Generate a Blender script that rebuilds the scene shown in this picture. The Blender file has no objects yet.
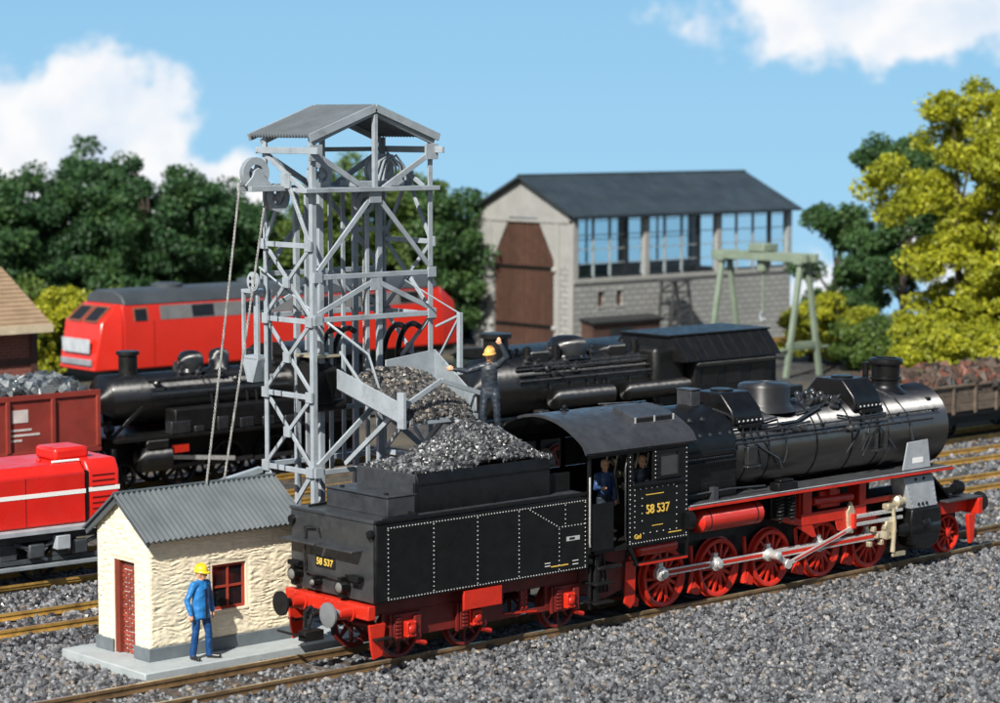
import bpy, bmesh, math, random
import numpy as np
from mathutils import Vector, Matrix, noise as mnoise
R = math.radians
scene = bpy.context.scene
C = scene.collection

# ---------------------------------------------------------------- camera, world, sun, exposure
cam_d = bpy.data.cameras.new('camera')
cam = bpy.data.objects.new('camera', cam_d); C.objects.link(cam)
CAMP = Vector((-27.94, -36.30, 10.5)); TH = R(48.5)
cam.location = CAMP
cam.rotation_euler = (R(90 - 5.464), 0, TH - R(90))
cam_d.sensor_width = 36; cam_d.lens = 87.12
cam_d.clip_start = 1; cam_d.clip_end = 3000
cam_d.dof.use_dof = True; cam_d.dof.focus_distance = 52.0; cam_d.dof.aperture_fstop = 0.54
scene.camera = cam

SUN_TO = Vector((-0.88, -0.44, 0.84)).normalized()
sun_el = math.asin(SUN_TO.z)
world = bpy.data.worlds.new('World'); scene.world = world; world.use_nodes = True
wn = world.node_tree; wn.nodes.clear()
wo = wn.nodes.new('ShaderNodeOutputWorld'); wb = wn.nodes.new('ShaderNodeBackground')
sky = wn.nodes.new('ShaderNodeTexSky'); sky.sky_type = 'NISHITA'; sky.sun_disc = False
sky.sun_elevation = sun_el; sky.sun_rotation = math.atan2(SUN_TO.x, SUN_TO.y)
wn.links.new(sky.outputs[0], wb.inputs[0]); wn.links.new(wb.outputs[0], wo.inputs[0])
wb.inputs[1].default_value = 0.05
sd = bpy.data.lights.new('sun', 'SUN'); sd.energy = 5.0; sd.angle = R(0.55); sd.color = (1.0, 0.955, 0.88)
so = bpy.data.objects.new('sun', sd); C.objects.link(so)
so.rotation_euler = SUN_TO.to_track_quat('Z', 'Y').to_euler(); so.location = (-40, -30, 60)
scene.view_settings.view_transform = 'Standard'; scene.view_settings.look = 'None'
scene.view_settings.exposure = 0.55; scene.view_settings.gamma = 1.0

# ---------------------------------------------------------------- helpers
ORG = {}
def tag(o, label=None, cat=None, group=None, kind=None):
    if label: o['label'] = label
    if cat: o['category'] = cat
    if group: o['group'] = group
    if kind: o['kind'] = kind
    return o
def thing(name, label, cat, loc=(0, 0, 0), rz=0, group=None, kind=None):
    o = bpy.data.objects.new(name, None); C.objects.link(o); o.empty_display_size = 0.2
    o.location = loc; o.rotation_euler = (0, 0, rz); ORG[o.name] = Vector(loc)
    return tag(o, label, cat, group, kind)
def link(name, me, m, parent=None, bevel=0):
    o = bpy.data.objects.new(name, me); C.objects.link(o)
    if m is not None and not me.materials: me.materials.append(m)
    if parent is not None: o.parent = parent; ORG[o.name] = ORG.get(parent.name, Vector((0, 0, 0)))
    if bevel:
        b = o.modifiers.new('bevel', 'BEVEL'); b.width = bevel; b.segments = 2; b.limit_method = 'ANGLE'; b.angle_limit = R(40)
    return o
def copy_tree(o, parent=None):
    c = o.copy(); C.objects.link(c); c.parent = parent; ORG[c.name] = ORG.get(o.name, Vector((0, 0, 0)))
    for ch in list(o.children):
        if ch.parent == o: copy_tree(ch, c)
    return c
def frame(d, up=(0, 0, 1)):
    d = Vector(d).normalized(); up = Vector(up)
    if abs(d.dot(up)) > 0.99: up = Vector((1, 0, 0)) if abs(d.x) < .9 else Vector((0, 1, 0))
    s = d.cross(up).normalized(); u = s.cross(d)
    return s, u
class MB:
    def __init__(s): s.v = []; s.f = []
    def add(s, vs, fs):
        b = len(s.v); s.v += [tuple(q) for q in vs]; s.f += [tuple(i + b for i in f) for f in fs]; return s
    def box(s, x0, x1, y0, y1, z0, z1):
        return s.add([(x0, y0, z0), (x1, y0, z0), (x1, y1, z0), (x0, y1, z0), (x0, y0, z1), (x1, y0, z1), (x1, y1, z1), (x0, y1, z1)],
              [(0, 3, 2, 1), (4, 5, 6, 7), (0, 1, 5, 4), (1, 2, 6, 5), (2, 3, 7, 6), (3, 0, 4, 7)])
    def beam(s, p, q, w, h, up=(0, 0, 1)):
        p = Vector(p); q = Vector(q); a, u = frame(q - p, up); a = a * w / 2; u = u * h / 2
        return s.add([p - a - u, p + a - u, p + a + u, p - a + u, q - a - u, q + a - u, q + a + u, q - a + u],
              [(0, 1, 2, 3), (7, 6, 5, 4), (0, 4, 5, 1), (1, 5, 6, 2), (2, 6, 7, 3), (3, 7, 4, 0)])
    def tube(s, p, q, r, n=12, r2=None):
        return s.pipe([p, q], [r, r if r2 is None else r2], n)
    def pipe(s, pts, r, n=8):
        pts = [Vector(q) for q in pts]; k = len(pts)
        rs = r if isinstance(r, (list, tuple)) else [r] * k
        vs = []; a = None
        for i in range(k):
            d = (pts[min(i + 1, k - 1)] - pts[max(i - 1, 0)]).normalized()
            if a is None: a, u = frame(d)
            else:
                a = (a - d * a.dot(d)).normalized(); u = a.cross(d)
            for j in range(n):
                t = 2 * math.pi * j / n
                vs.append(pts[i] + (a * math.cos(t) + u * math.sin(t)) * rs[i])
        fs = [(i * n + j, i * n + (j + 1) % n, (i + 1) * n + (j + 1) % n, (i + 1) * n + j) for i in range(k - 1) for j in range(n)]
        fs = [f[::-1] for f in fs]
        fs += [tuple(range(n)), tuple(range((k - 1) * n, k * n))[::-1]]
        return s.add(vs, fs)
    def lathe(s, o, axis, prof, n=24, cap=True):
        o = Vector(o); ax = Vector(axis).normalized(); a, u = frame(ax)
        vs = []; k = len(prof)
        for t, r in prof:
            for j in range(n):
                g = 2 * math.pi * j / n
                vs.append(o + ax * t + (a * math.cos(g) + u * math.sin(g)) * max(r, 1e-4))
        fs = [(i * n + j, (i + 1) * n + j, (i + 1) * n + (j + 1) % n, i * n + (j + 1) % n) for i in range(k - 1) for j in range(n)]
        if cap: fs += [tuple(range(n)), tuple(range((k - 1) * n, k * n))[::-1]]
        return s.add(vs, fs)
    def prism(s, poly, plane, a, b):
        def P(q, t):
            return {'xz': (q[0], t, q[1]), 'yz': (t, q[0], q[1]), 'xy': (q[0], q[1], t)}[plane]
        n = len(poly); vs = [P(q, a) for q in poly] + [P(q, b) for q in poly]
        fs = [tuple(range(n)), tuple(range(n, 2 * n))[::-1]] + [(i, i + n, (i + 1) % n + n, (i + 1) % n) for i in range(n)]
        return s.add(vs, fs)
    def strip(s, A, B):
        n = len(A); return s.add(list(A) + list(B), [(i, i + 1, n + i + 1, n + i) for i in range(n - 1)])
    def ball(s, c, r, n=10, m=6, sx=1, sy=1, sz=1):
        c = Vector(c); vs = [c + Vector((0, 0, -r * sz))]
        for i in range(1, m):
            p = math.pi * i / m - math.pi / 2
            for j in range(n):
                t = 2 * math.pi * j / n
                vs.append(c + Vector((math.cos(t) * math.cos(p) * r * sx, math.sin(t) * math.cos(p) * r * sy, math.sin(p) * r * sz)))
        vs.append(c + Vector((0, 0, r * sz))); e = len(vs) - 1
        fs = [(0, 1 + (j + 1) % n, 1 + j) for j in range(n)]
        for i in range(m - 2):
            for j in range(n):
                fs.append((1 + i * n + j, 1 + i * n + (j + 1) % n, 1 + (i + 1) * n + (j + 1) % n, 1 + (i + 1) * n + j))
        fs += [(e, 1 + (m - 2) * n + j, 1 + (m - 2) * n + (j + 1) % n) for j in range(n)]
        return s.add(vs, fs)
    def mesh(s, name, o=Vector((0, 0, 0)), smooth=None):
        me = bpy.data.meshes.new(name)
        me.from_pydata([(q[0] - o[0], q[1] - o[1], q[2] - o[2]) for q in s.v], [], s.f)
        bm = bmesh.new(); bm.from_mesh(me); bmesh.ops.recalc_face_normals(bm, faces=bm.faces[:]); bm.to_mesh(me); bm.free()
        if smooth:
            me.shade_smooth(); me.set_sharp_from_angle(angle=R(smooth))
        me.update(); return me
    def build(s, name, m, parent=None, bevel=0, smooth=38, **kw):
        o = ORG.get(parent.name, Vector((0, 0, 0))) if parent is not None else Vector((0, 0, 0))
        ob = link(name, s.mesh(name, o, smooth), m, parent, bevel)
        return tag(ob, **kw)
def bx(name, m, parent, b, bevel=0.0, **kw): return MB().box(*b).build(name, m, parent, bevel, **kw)

# ---------------------------------------------------------------- materials
MATS = {}
def mat(name, col, rough=0.5, metal=0.0, var=0.12, scale=3.0, bump=0.0, bscale=40.0, col2=None, spec=0.5, rnd=0.0, island=0.0, rvar=0.12, dirt=None, coat=0.0):
    if name in MATS: return MATS[name]
    m = bpy.data.materials.new(name); m.use_nodes = True; nt = m.node_tree; b = nt.nodes['Principled BSDF']
    N = nt.nodes.new; L = nt.links.new
    tc = N('ShaderNodeTexCoord'); n1 = N('ShaderNodeTexNoise'); n1.inputs['Scale'].default_value = scale; n1.inputs['Detail'].default_value = 6; n1.inputs['Roughness'].default_value = 0.65
    L(tc.outputs['Object'], n1.inputs['Vector'])
    ramp = N('ShaderNodeMapRange'); ramp.inputs[1].default_value = 0.3; ramp.inputs[2].default_value = 0.7
    L(n1.outputs['Fac'], ramp.inputs[0])
    mix = N('ShaderNodeMix'); mix.data_type = 'RGBA'
    c2 = col2 if col2 else tuple(c * (1 - 2 * var) for c in col)
    c1 = col if col2 else tuple(min(1, c * (1 + var)) for c in col)
    mix.inputs['A'].default_value = (*c2, 1); mix.inputs['B'].default_value = (*c1, 1)
    L(ramp.outputs[0], mix.inputs['Factor']); out = mix.outputs['Result']
    if rnd or island:
        if island: src = N('ShaderNodeNewGeometry').outputs['Random Per Island']; amt = island
        else: src = N('ShaderNodeObjectInfo').outputs['Random']; amt = rnd
        mr = N('ShaderNodeMapRange'); mr.inputs[3].default_value = 1 - amt; mr.inputs[4].default_value = 1 + amt
        L(src, mr.inputs[0]); hs = N('ShaderNodeHueSaturation'); L(mr.outputs[0], hs.inputs['Value']); L(out, hs.inputs['Color']); out = hs.outputs[0]
    if dirt:
        n3 = N('ShaderNodeTexNoise'); n3.inputs['Scale'].default_value = scale * 3.1; n3.inputs['Detail'].default_value = 8
        L(tc.outputs['Object'], n3.inputs['Vector'])
        r3 = N('ShaderNodeMapRange'); r3.inputs[1].default_value = 0.55; r3.inputs[2].default_value = 0.75; r3.inputs[4].default_value = dirt[3]
        L(n3.outputs['Fac'], r3.inputs[0])
        mx = N('ShaderNodeMix'); mx.data_type = 'RGBA'; mx.inputs['B'].default_value = (*dirt[:3], 1)
        L(r3.outputs[0], mx.inputs['Factor']); L(out, mx.inputs['A']); out = mx.outputs['Result']
    L(out, b.inputs['Base Color'])
    rr = N('ShaderNodeMapRange'); rr.inputs[1].default_value = 0.3; rr.inputs[2].default_value = 0.7
    rr.inputs[3].default_value = max(0.03, rough - rvar); rr.inputs[4].default_value = min(1, rough + rvar)
    n2 = N('ShaderNodeTexNoise'); n2.inputs['Scale'].default_value = scale * 2.3; n2.inputs['Detail'].default_value = 5
    L(tc.outputs['Object'], n2.inputs['Vector']); L(n2.outputs['Fac'], rr.inputs[0]); L(rr.outputs[0], b.inputs['Roughness'])
    b.inputs['Metallic'].default_value = metal; b.inputs['Specular IOR Level'].default_value = spec
    if coat: b.inputs['Coat Weight'].default_value = coat; b.inputs['Coat Roughness'].default_value = 0.15
    if bump:
        bn = N('ShaderNodeTexNoise'); bn.inputs['Scale'].default_value = bscale; bn.inputs['Detail'].default_value = 4
        L(tc.outputs['Object'], bn.inputs['Vector']); bp = N('ShaderNodeBump'); bp.inputs['Strength'].default_value = bump; bp.inputs['Distance'].default_value = 0.02
        L(bn.outputs['Fac'], bp.inputs['Height']); L(bp.outputs[0], b.inputs['Normal'])
    MATS[name] = m; return m

BLACK = mat('black_paint', (0.0065, 0.0067, 0.0072), 0.34, var=0.25, bump=0.05, bscale=60, spec=0.38, rvar=0.08)
BLACKM = mat('black_matt', (0.008, 0.008, 0.008), 0.5, var=0.3, bump=0.15, bscale=50, spec=.35, dirt=(0.03, 0.027, 0.024, 0.35))
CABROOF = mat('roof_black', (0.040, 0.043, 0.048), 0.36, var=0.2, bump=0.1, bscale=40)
BOILER = mat('boiler_black', (0.006, 0.006, 0.007), 0.44, var=0.2, bump=0.02, bscale=35, spec=1.0, rvar=0.05)
def rolled(m, axis='X', an=1.0, ior=2.1):      # sheet rolled round the boiler: fine grooves run round it and stretch the sun's glint lengthwise
    nt = m.node_tree; b = nt.nodes['Principled BSDF']; tg = nt.nodes.new('ShaderNodeTangent'); tg.direction_type = 'RADIAL'; tg.axis = axis
    nt.links.new(tg.outputs[0], b.inputs['Tangent']); b.inputs['Anisotropic'].default_value = an; b.inputs['IOR'].default_value = ior; b.inputs['Specular IOR Level'].default_value = 0.9; b.inputs['Anisotropic Rotation'].default_value = 0.25
rolled(BOILER)
PIPE = mat('pipe_black', (0.022, 0.023, 0.025), 0.28, var=0.2, spec=0.8)
TREAD = mat('tread_plate', (0.05, 0.052, 0.056), 0.45, var=0.2, bump=0.6, bscale=30)
RED = mat('red_paint', (0.54, 0.024, 0.010), 0.36, var=0.1, bump=0.05, bscale=50, dirt=(0.14, 0.02, 0.012, 0.35), rvar=0.08)
REDD = mat('dark_red_shaded', (0.15, 0.012, 0.009), 0.5, var=0.2, bump=0.1, bscale=40, dirt=(0.06, 0.02, 0.014, 0.5))  # darker copy of the red: shade on the tender underframe put into the colour
SILVER = mat('bright_steel', (0.78, 0.78, 0.76), 0.32, metal=0.6, var=0.1)
REDG = mat('red_gloss', (0.54, 0.022, 0.010), 0.42, var=0.08)
STEELP = mat('steel_paint_grey', (0.34, 0.37, 0.40), 0.45, var=0.12, bump=0.08, bscale=30)
BRASS = mat('brass', (0.60, 0.52, 0.36), 0.35, metal=0.5, var=0.15)
WHITEP = mat('white_print', (0.82, 0.82, 0.80), 0.5, var=0.03)
YELP = mat('yellow_print', (0.80, 0.52, 0.08), 0.45, var=0.05)
rolled(REDG, 'X', .95, 1.6)
RIVET = mat('rivet_pale', (0.42, 0.43, 0.44), 0.4, var=0.1)  # pale grey heads, lighter than the black sheets they sit on
GREYST = mat('tower_grey', (0.31, 0.355, 0.39), 0.34, var=0.12, scale=1.5, bump=0.08, bscale=20, dirt=(0.13, 0.135, 0.13, 0.5))
ROOFT = mat('tower_roof_grey', (0.12, 0.14, 0.155), 0.42, var=0.12, scale=1.0, bump=0.06, bscale=20, dirt=(0.08, 0.09, 0.09, 0.4))
ROOFG = mat('corrugated_grey', (0.072, 0.088, 0.098), 0.42, var=0.12, scale=1.0, bump=0.06, bscale=20, dirt=(0.10, 0.11, 0.11, 0.4))
GLASSD = mat('dark_glass', (0.012, 0.013, 0.015), 0.08, var=0.2, spec=0.6)
ROPE = mat('rope', (0.26, 0.26, 0.25), 0.5, var=0.2)
COAL = mat('coal', (0.035, 0.036, 0.038), 0.25, var=0.3, island=0.7, spec=0.8, rvar=0.12)
def stone_mat(name, stops, rough=0.55):
    m = bpy.data.materials.new(name); m.use_nodes = True; nt = m.node_tree; b = nt.nodes['Principled BSDF']
    g = nt.nodes.new('ShaderNodeNewGeometry'); cr = nt.nodes.new('ShaderNodeValToRGB')
    el = cr.color_ramp.elements
    while len(el) < len(stops): el.new(0.5)
    for e, (p, c) in zip(el, stops): e.position = p; e.color = (*c, 1)
    nt.links.new(g.outputs['Random Per Island'], cr.inputs[0])
    tc = nt.nodes.new('ShaderNodeTexCoord'); n = nt.nodes.new('ShaderNodeTexNoise'); n.inputs['Scale'].default_value = 18
    n.inputs['Detail'].default_value = 4
    nt.links.new(tc.outputs['Object'], n.inputs['Vector'])
    mx = nt.nodes.new('ShaderNodeMix'); mx.data_type = 'RGBA'; mx.blend_type = 'MULTIPLY'; mx.inputs['Factor'].default_value = 0.7
    mr = nt.nodes.new('ShaderNodeMapRange'); mr.inputs[1].default_value = .3; mr.inputs[2].default_value = .7; mr.inputs[3].default_value = .55; mr.inputs[4].default_value = 1.2
    nt.links.new(n.outputs['Fac'], mr.inputs[0]); nt.links.new(cr.outputs[0], mx.inputs['A']); nt.links.new(mr.outputs[0], mx.inputs['B'])
    nt.links.new(mx.outputs['Result'], b.inputs['Base Color']); b.inputs['Roughness'].default_value = rough; return m
GRAVEL = stone_mat('grey_gravel', [(0, (.018, .019, .021)), (.25, (.065, .068, .075)), (.6, (.125, .131, .142)), (.88, (.20, .208, .22)), (.96, (.18, .14, .10)), (1, (.34, .34, .34))], .5)
CHUTECOAL = stone_mat('mixed_coal', [(0, (.012, .013, .014)), (.45, (.045, .044, .042)), (.85, (.115, .11, .104)), (.94, (.18, .165, .15)), (1, (.27, .21, .15))], .4)
TENDCOAL = stone_mat('tender_coal', [(0, (.008, .009, .01)), (.5, (.045, .047, .051)), (.85, (.13, .135, .14)), (1, (.32, .33, .34))], .34)
WAGCOAL = stone_mat('wagon_coal', [(0, (.02, .023, .026)), (.6, (.07, .08, .085)), (1, (.2, .22, .23))], .3)
SCRAP = stone_mat('scrap_load', [(0, (.012, .011, .009)), (.4, (.045, .03, .021)), (.75, (.085, .052, .036)), (.94, (.16, .04, .02)), (1, (.06, .07, .035))], .6)

# ---------------------------------------------------------------- scattered stones
t5 = (1 + 5 ** .5) / 2
ICO = np.array([(-1, t5, 0), (1, t5, 0), (-1, -t5, 0), (1, -t5, 0), (0, -1, t5), (0, 1, t5), (0, -1, -t5), (0, 1, -t5), (t5, 0, -1), (t5, 0, 1), (-t5, 0, -1), (-t5, 0, 1)]) / math.hypot(1, t5)
ICF = np.array([(0, 11, 5), (0, 5, 1), (0, 1, 7), (0, 7, 10), (0, 10, 11), (1, 5, 9), (5, 11, 4), (11, 10, 2), (10, 7, 6), (7, 1, 8), (3, 9, 4), (3, 4, 2), (3, 2, 6), (3, 6, 8), (3, 8, 9), (4, 9, 5), (2, 4, 11), (6, 2, 10), (8, 6, 7), (9, 8, 1)])
def np_mesh(name, V, F):
    me = bpy.data.meshes.new(name); k = F.shape[1]
    me.vertices.add(len(V)); me.vertices.foreach_set('co', V.astype(np.float32).ravel())
    me.loops.add(F.size); me.loops.foreach_set('vertex_index', F.astype(np.int32).ravel())
    me.polygons.add(len(F)); me.polygons.foreach_set('loop_start', np.arange(0, F.size, k, dtype=np.int32))
    me.update(calc_edges=True); me.shade_flat(); return me
def randrot(rng, n):
    q = rng.normal(size=(n, 4)); q /= np.linalg.norm(q, axis=1)[:, None]; w, x, y, z = q.T
    return np.stack([1 - 2 * (y * y + z * z), 2 * (x * y - z * w), 2 * (x * z + y * w), 2 * (x * y + z * w), 1 - 2 * (x * x + z * z), 2 * (y * z - x * w), 2 * (x * z - y * w), 2 * (y * z + x * w), 1 - 2 * (x * x + y * y)], 1).reshape(n, 3, 3)
CUB = np.array([(a, b, c) for c in (-1, 1) for b in (-1, 1) for a in (-1, 1)]) * .62
CUF = np.array([(0, 2, 3), (0, 3, 1), (4, 5, 7), (4, 7, 6), (0, 1, 5), (0, 5, 4), (2, 6, 7), (2, 7, 3), (0, 4, 6), (0, 6, 2), (1, 3, 7), (1, 7, 5)])
def stones(name, P, size, seed=1, jag=0.3, flat=0.0, base=None):
    BV, BF = base if base else (ICO, ICF); nb = len(BV)
    rng = np.random.default_rng(seed); n = len(P)
    B = BV[None] * (1 + rng.uniform(-jag, jag, (n, nb, 1))) + rng.uniform(-.12, .12, (n, nb, 3))
    S = rng.uniform(0.65, 1.3, (n, 1, 3)) * (np.asarray(size).reshape(-1, 1, 1) if np.ndim(size) else size)
    V = np.einsum('nij,nkj->nki', randrot(rng, n), B * S)
    if flat: V[:, :, 2] *= 1 - flat
    V += P[:, None, :]
    F = (BF[None] + nb * np.arange(n)[:, None, None]).reshape(-1, 3)
    return np_mesh(name, V.reshape(-1, 3), F)

# ---------------------------------------------------------------- sky backdrop
def make_sky():
    mb = MB(); n = 72; rad = 320
    A = []; B = []
    for i in range(n + 1):
        a = TH + R(-80 + 160 * i / n)
        x = CAMP.x + rad * math.cos(a); y = CAMP.y + rad * math.sin(a)
        A.append((x, y, -60)); B.append((x, y, 130))
    mb.strip(A, B)
    m = bpy.data.materials.new('sky_painted'); m.use_nodes = True; nt = m.node_tree; nt.nodes.clear(); N = nt.nodes.new; L = nt.links.new
    out = N('ShaderNodeOutputMaterial'); em = N('ShaderNodeEmission'); L(em.outputs[0], out.inputs[0])
    geo = N('ShaderNodeNewGeometry'); sub = N('ShaderNodeVectorMath'); sub.operation = 'SUBTRACT'; sub.inputs[1].default_value = CAMP
    L(geo.outputs['Position'], sub.inputs[0])
    rot = N('ShaderNodeVectorRotate'); rot.rotation_type = 'Z_AXIS'; rot.inputs['Angle'].default_value = -TH; L(sub.outputs[0], rot.inputs['Vector'])
    sep = N('ShaderNodeSeparateXYZ'); L(rot.outputs[0], sep.inputs[0])
    def mth(op, a, b=None):
        k = N('ShaderNodeMath'); k.operation = op
        for i, q in enumerate((a, b)):
            if q is None: continue
            if isinstance(q, (int, float)): k.inputs[i].default_value = q
            else: L(q, k.inputs[i])
        return k.outputs[0]
    u = mth('MULTIPLY', mth('ARCTAN2', sep.outputs[1], sep.outputs[0]), 57.2958)     # degrees to the left
    v = mth('DIVIDE', sep.outputs[2], rad / 57.2958)                                 # degrees above the eye line
    cmb = N('ShaderNodeCombineXYZ'); L(u, cmb.inputs[0]); L(v, cmb.inputs[1])
    n1 = N('ShaderNodeTexNoise'); n1.inputs['Scale'].default_value = 0.7; n1.inputs['Detail'].default_value = 10; n1.inputs['Roughness'].default_value = 0.55
    L(cmb.outputs[0], n1.inputs['Vector'])
    nz = mth('SUBTRACT', n1.outputs['Fac'], 0.5)
    def blob(cu, cv, ru, rv, amp):
        du = mth('DIVIDE', mth('SUBTRACT', u, cu), ru); dv = mth('DIVIDE', mth('SUBTRACT', v, cv), rv)
        d = mth('SQRT', mth('ADD', mth('MULTIPLY', du, du), mth('MULTIPLY', dv, dv)))
        return mth('MAXIMUM', mth('MULTIPLY', mth('SUBTRACT', 1.0, d), amp), -0.6)
    cl = blob(9.6, -0.9, 3.0, 3.0, 1.0)
    for q in ((12.3, -1.2, 2.2, 2.2, 1.0), (7.2, -2.2, 2.4, 1.7, 0.95), (-8.8, 2.4, 4.6, 1.3, 0.8), (-7.2, -3.9, 1.3, 1.0, 0.5), (-10.5, -2.6, 2.0, 1.6, 0.5),
              (27, 3, 5, 2.2, 1), (40, 6, 7, 3, 1), (-25, 4, 6, 2.4, 1), (-43, 3, 6, 3, 1), (4, 9, 6, 1.6, .8), (-16, 12, 7, 2, .8), (58, 2, 7, 4, 1), (-62, 7, 8, 3, 1)):
        cl = mth('MAXIMUM', cl, blob(*q))
    fac = mth('ADD', cl, mth('MULTIPLY', nz, 1.35))
    sm = N('ShaderNodeMapRange'); sm.interpolation_type = 'SMOOTHSTEP'; sm.inputs[1].default_value = -0.02; sm.inputs[2].default_value = 0.30; L(fac, sm.inputs[0])
    gr = N('ShaderNodeValToRGB'); mv = N('ShaderNodeMapRange'); mv.inputs[1].default_value = -6; mv.inputs[2].default_value = 12; L(v, mv.inputs[0]); L(mv.outputs[0], gr.inputs[0])
    e = gr.color_ramp.elements; e[0].color = (0.40, 0.68, 0.90, 1); e[1].color = (0.20, 0.46, 0.78, 1)
    k = e.new(0.33); k.color = (0.335, 0.625, 0.87, 1); k = e.new(0.5); k.color = (0.29, 0.575, 0.84, 1)
    n2 = N('ShaderNodeTexNoise'); n2.inputs['Scale'].default_value = 0.5; n2.inputs['Detail'].default_value = 6; L(cmb.outputs[0], n2.inputs['Vector'])
    cc = N('ShaderNodeMix'); cc.data_type = 'RGBA'; cc.inputs['A'].default_value = (0.66, 0.78, 0.93, 1); cc.inputs['B'].default_value = (0.97, 0.97, 0.98, 1)
    mr2 = N('ShaderNodeMapRange'); mr2.inputs[1].default_value = .3; mr2.inputs[2].default_value = .6; L(n2.outputs['Fac'], mr2.inputs[0]); L(mr2.outputs[0], cc.inputs['Factor'])
    mx = N('ShaderNodeMix'); mx.data_type = 'RGBA'; L(sm.outputs[0], mx.inputs['Factor']); L(gr.outputs[0], mx.inputs['A']); L(cc.outputs['Result'], mx.inputs['B'])
    L(mx.outputs['Result'], em.inputs[0]); em.inputs[1].default_value = 0.69
    o = mb.build('sky', m); tag(o, 'pale blue sky with white cumulus clouds', 'sky', kind='structure')
make_sky()

# ---------------------------------------------------------------- ground: one sheet, level yard, falling away behind the wood
GZ = -0.2
def make_ground():
    fwd = Vector((math.cos(TH), math.sin(TH), 0)); rt = Vector((math.sin(TH), -math.cos(TH), 0))
    ds = [-150, 0, 25, 40, 60, 80, 100, 120, 126, 130, 136, 150, 200, 300, 420]; ws = [-420, -200, -100, -50, -25, 0, 25, 50, 100, 200, 420]
    mb = MB(); base = Vector((CAMP.x, CAMP.y, 0)); vs = []
    for d in ds:
        z = GZ if d <= 126 else GZ - (d - 126) * 0.16 * min(1, (d - 126) / 10)
        for w in ws: vs.append(base + fwd * d + rt * w + Vector((0, 0, z)))
    k = len(ws); mb.add(vs, [(i * k + j, i * k + j + 1, (i + 1) * k + j + 1, (i + 1) * k + j) for i in range(len(ds) - 1) for j in range(k - 1)])
    m = bpy.data.materials.new('yard_ground'); m.use_nodes = True; nt = m.node_tree; b = nt.nodes['Principled BSDF']; N = nt.nodes.new; L = nt.links.new
    tc = N('ShaderNodeTexCoord'); vo = N('ShaderNodeTexVoronoi'); vo.inputs['Scale'].default_value = 9; L(tc.outputs['Object'], vo.inputs['Vector'])
    cr = N('ShaderNodeValToRGB'); e = cr.color_ramp.elements; e[0].color = (.006, .0065, .007, 1); e[1].color = (.10, .10, .10, 1)
    k2 = e.new(.5); k2.color = (.03, .03, .032, 1); L(vo.outputs['Color'], cr.inputs[0])
    no = N('ShaderNodeTexNoise'); no.inputs['Scale'].default_value = 0.25; no.inputs['Detail'].default_value = 8; L(tc.outputs['Object'], no.inputs['Vector'])
    mr = N('ShaderNodeMapRange'); mr.inputs[1].default_value = .45; mr.inputs[2].default_value = .6; L(no.outputs['Fac'], mr.inputs[0])
    mx = N('ShaderNodeMix'); mx.data_type = 'RGBA'; mx.inputs['B'].default_value = (.10, .085, .055, 1); L(mr.outputs[0], mx.inputs['Factor']); L(cr.outputs[0], mx.inputs['A'])
    L(mx.outputs['Result'], b.inputs['Base Color']); b.inputs['Roughness'].default_value = .85
    bp = N('ShaderNodeBump'); bp.inputs['Distance'].default_value = .05; bp.invert = True; L(vo.outputs['Distance'], bp.inputs['Height']); L(bp.outputs[0], b.inputs['Normal'])
    o = mb.build('ground', m); tag(o, 'grey gravel yard ground under the tracks', 'ground', kind='structure')
make_ground()

# ---------------------------------------------------------------- tracks
def yoff(x): return 0.0017 * max(0, x - 8) ** 2
RAILM = mat('rail_brown', (0.46, 0.28, 0.07), 0.42, metal=0.2, var=0.25, scale=2, bump=0.1, bscale=30, dirt=(0.12, 0.07, 0.035, 0.6))
RAILB = mat('rail_dark', (0.20, 0.125, 0.06), 0.5, metal=0.2, var=0.3, scale=2, bump=0.1, bscale=30, dirt=(0.06, 0.04, 0.025, 0.6))
RAILT = mat('rail_top', (0.72, 0.62, 0.42), 0.3, metal=0.8, var=0.15, scale=2)
SLEEP = mat('sleeper_wood', (0.075, 0.055, 0.042), 0.75, var=0.3, scale=6, bump=0.5, bscale=25, rnd=0.35)
SLB = MB().box(-.12, .12, -1.25, 1.25, -.06, .06).mesh('sleeper', smooth=None); SLB.materials.append(SLEEP)
def track(label, path, x0, x1, sl=None, rm=None):
    t = thing('railway_track', label, 'track', (0, 0, 0), kind='structure')
    def sweep(mb, xs, side, w, z0, z1):
        vs = []
        for x in xs:
            y = path(x) + side; vs += [(x, y - w, z0), (x, y + w, z0), (x, y + w, z1), (x, y - w, z1)]
        n = len(xs); fs = [(i * 4 + a, (i + 1) * 4 + a, (i + 1) * 4 + b, i * 4 + b) for i in range(n - 1) for a, b in ((0, 1), (1, 2), (2, 3), (3, 0))]
        mb.add(vs, fs + [(0, 1, 2, 3), tuple(4 * (n - 1) + q for q in (3, 2, 1, 0))])
    xs = list(np.linspace(x0, x1, 40))
    for s in (-0.75, 0.75):
        mb = MB(); sweep(mb, xs, s, .075, -.165, -.14); sweep(mb, xs, s, .02, -.141, -.055); sweep(mb, xs, s, .042, -.056, -.002)
        r = mb.build('rail', rm or RAILM, t); m2 = MB(); sweep(m2, xs, s, .030, -.003, .003); m2.build('running_surface', RAILT, r)
    a, b = sl if sl else (x0, x1)
    x = a
    rg = random.Random(int(abs(path(0)) * 100))
    while x < b:
        o = bpy.data.objects.new('sleeper', SLB); C.objects.link(o); o.parent = t
        o.location = (x, path(x) + rg.uniform(-.02, .02), -.226 + rg.uniform(-.006, .006)); o.rotation_euler = (0, 0, rg.uniform(-.01, .01)); x += 0.66
T0 = lambda x: 0.75 + yoff(x)
T1 = lambda x: 8.05 - 0.033 * x
T2 = lambda x: 12.35 - 0.045 * x
T3 = lambda x: 14.0
T4 = lambda x: 22.3
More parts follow.
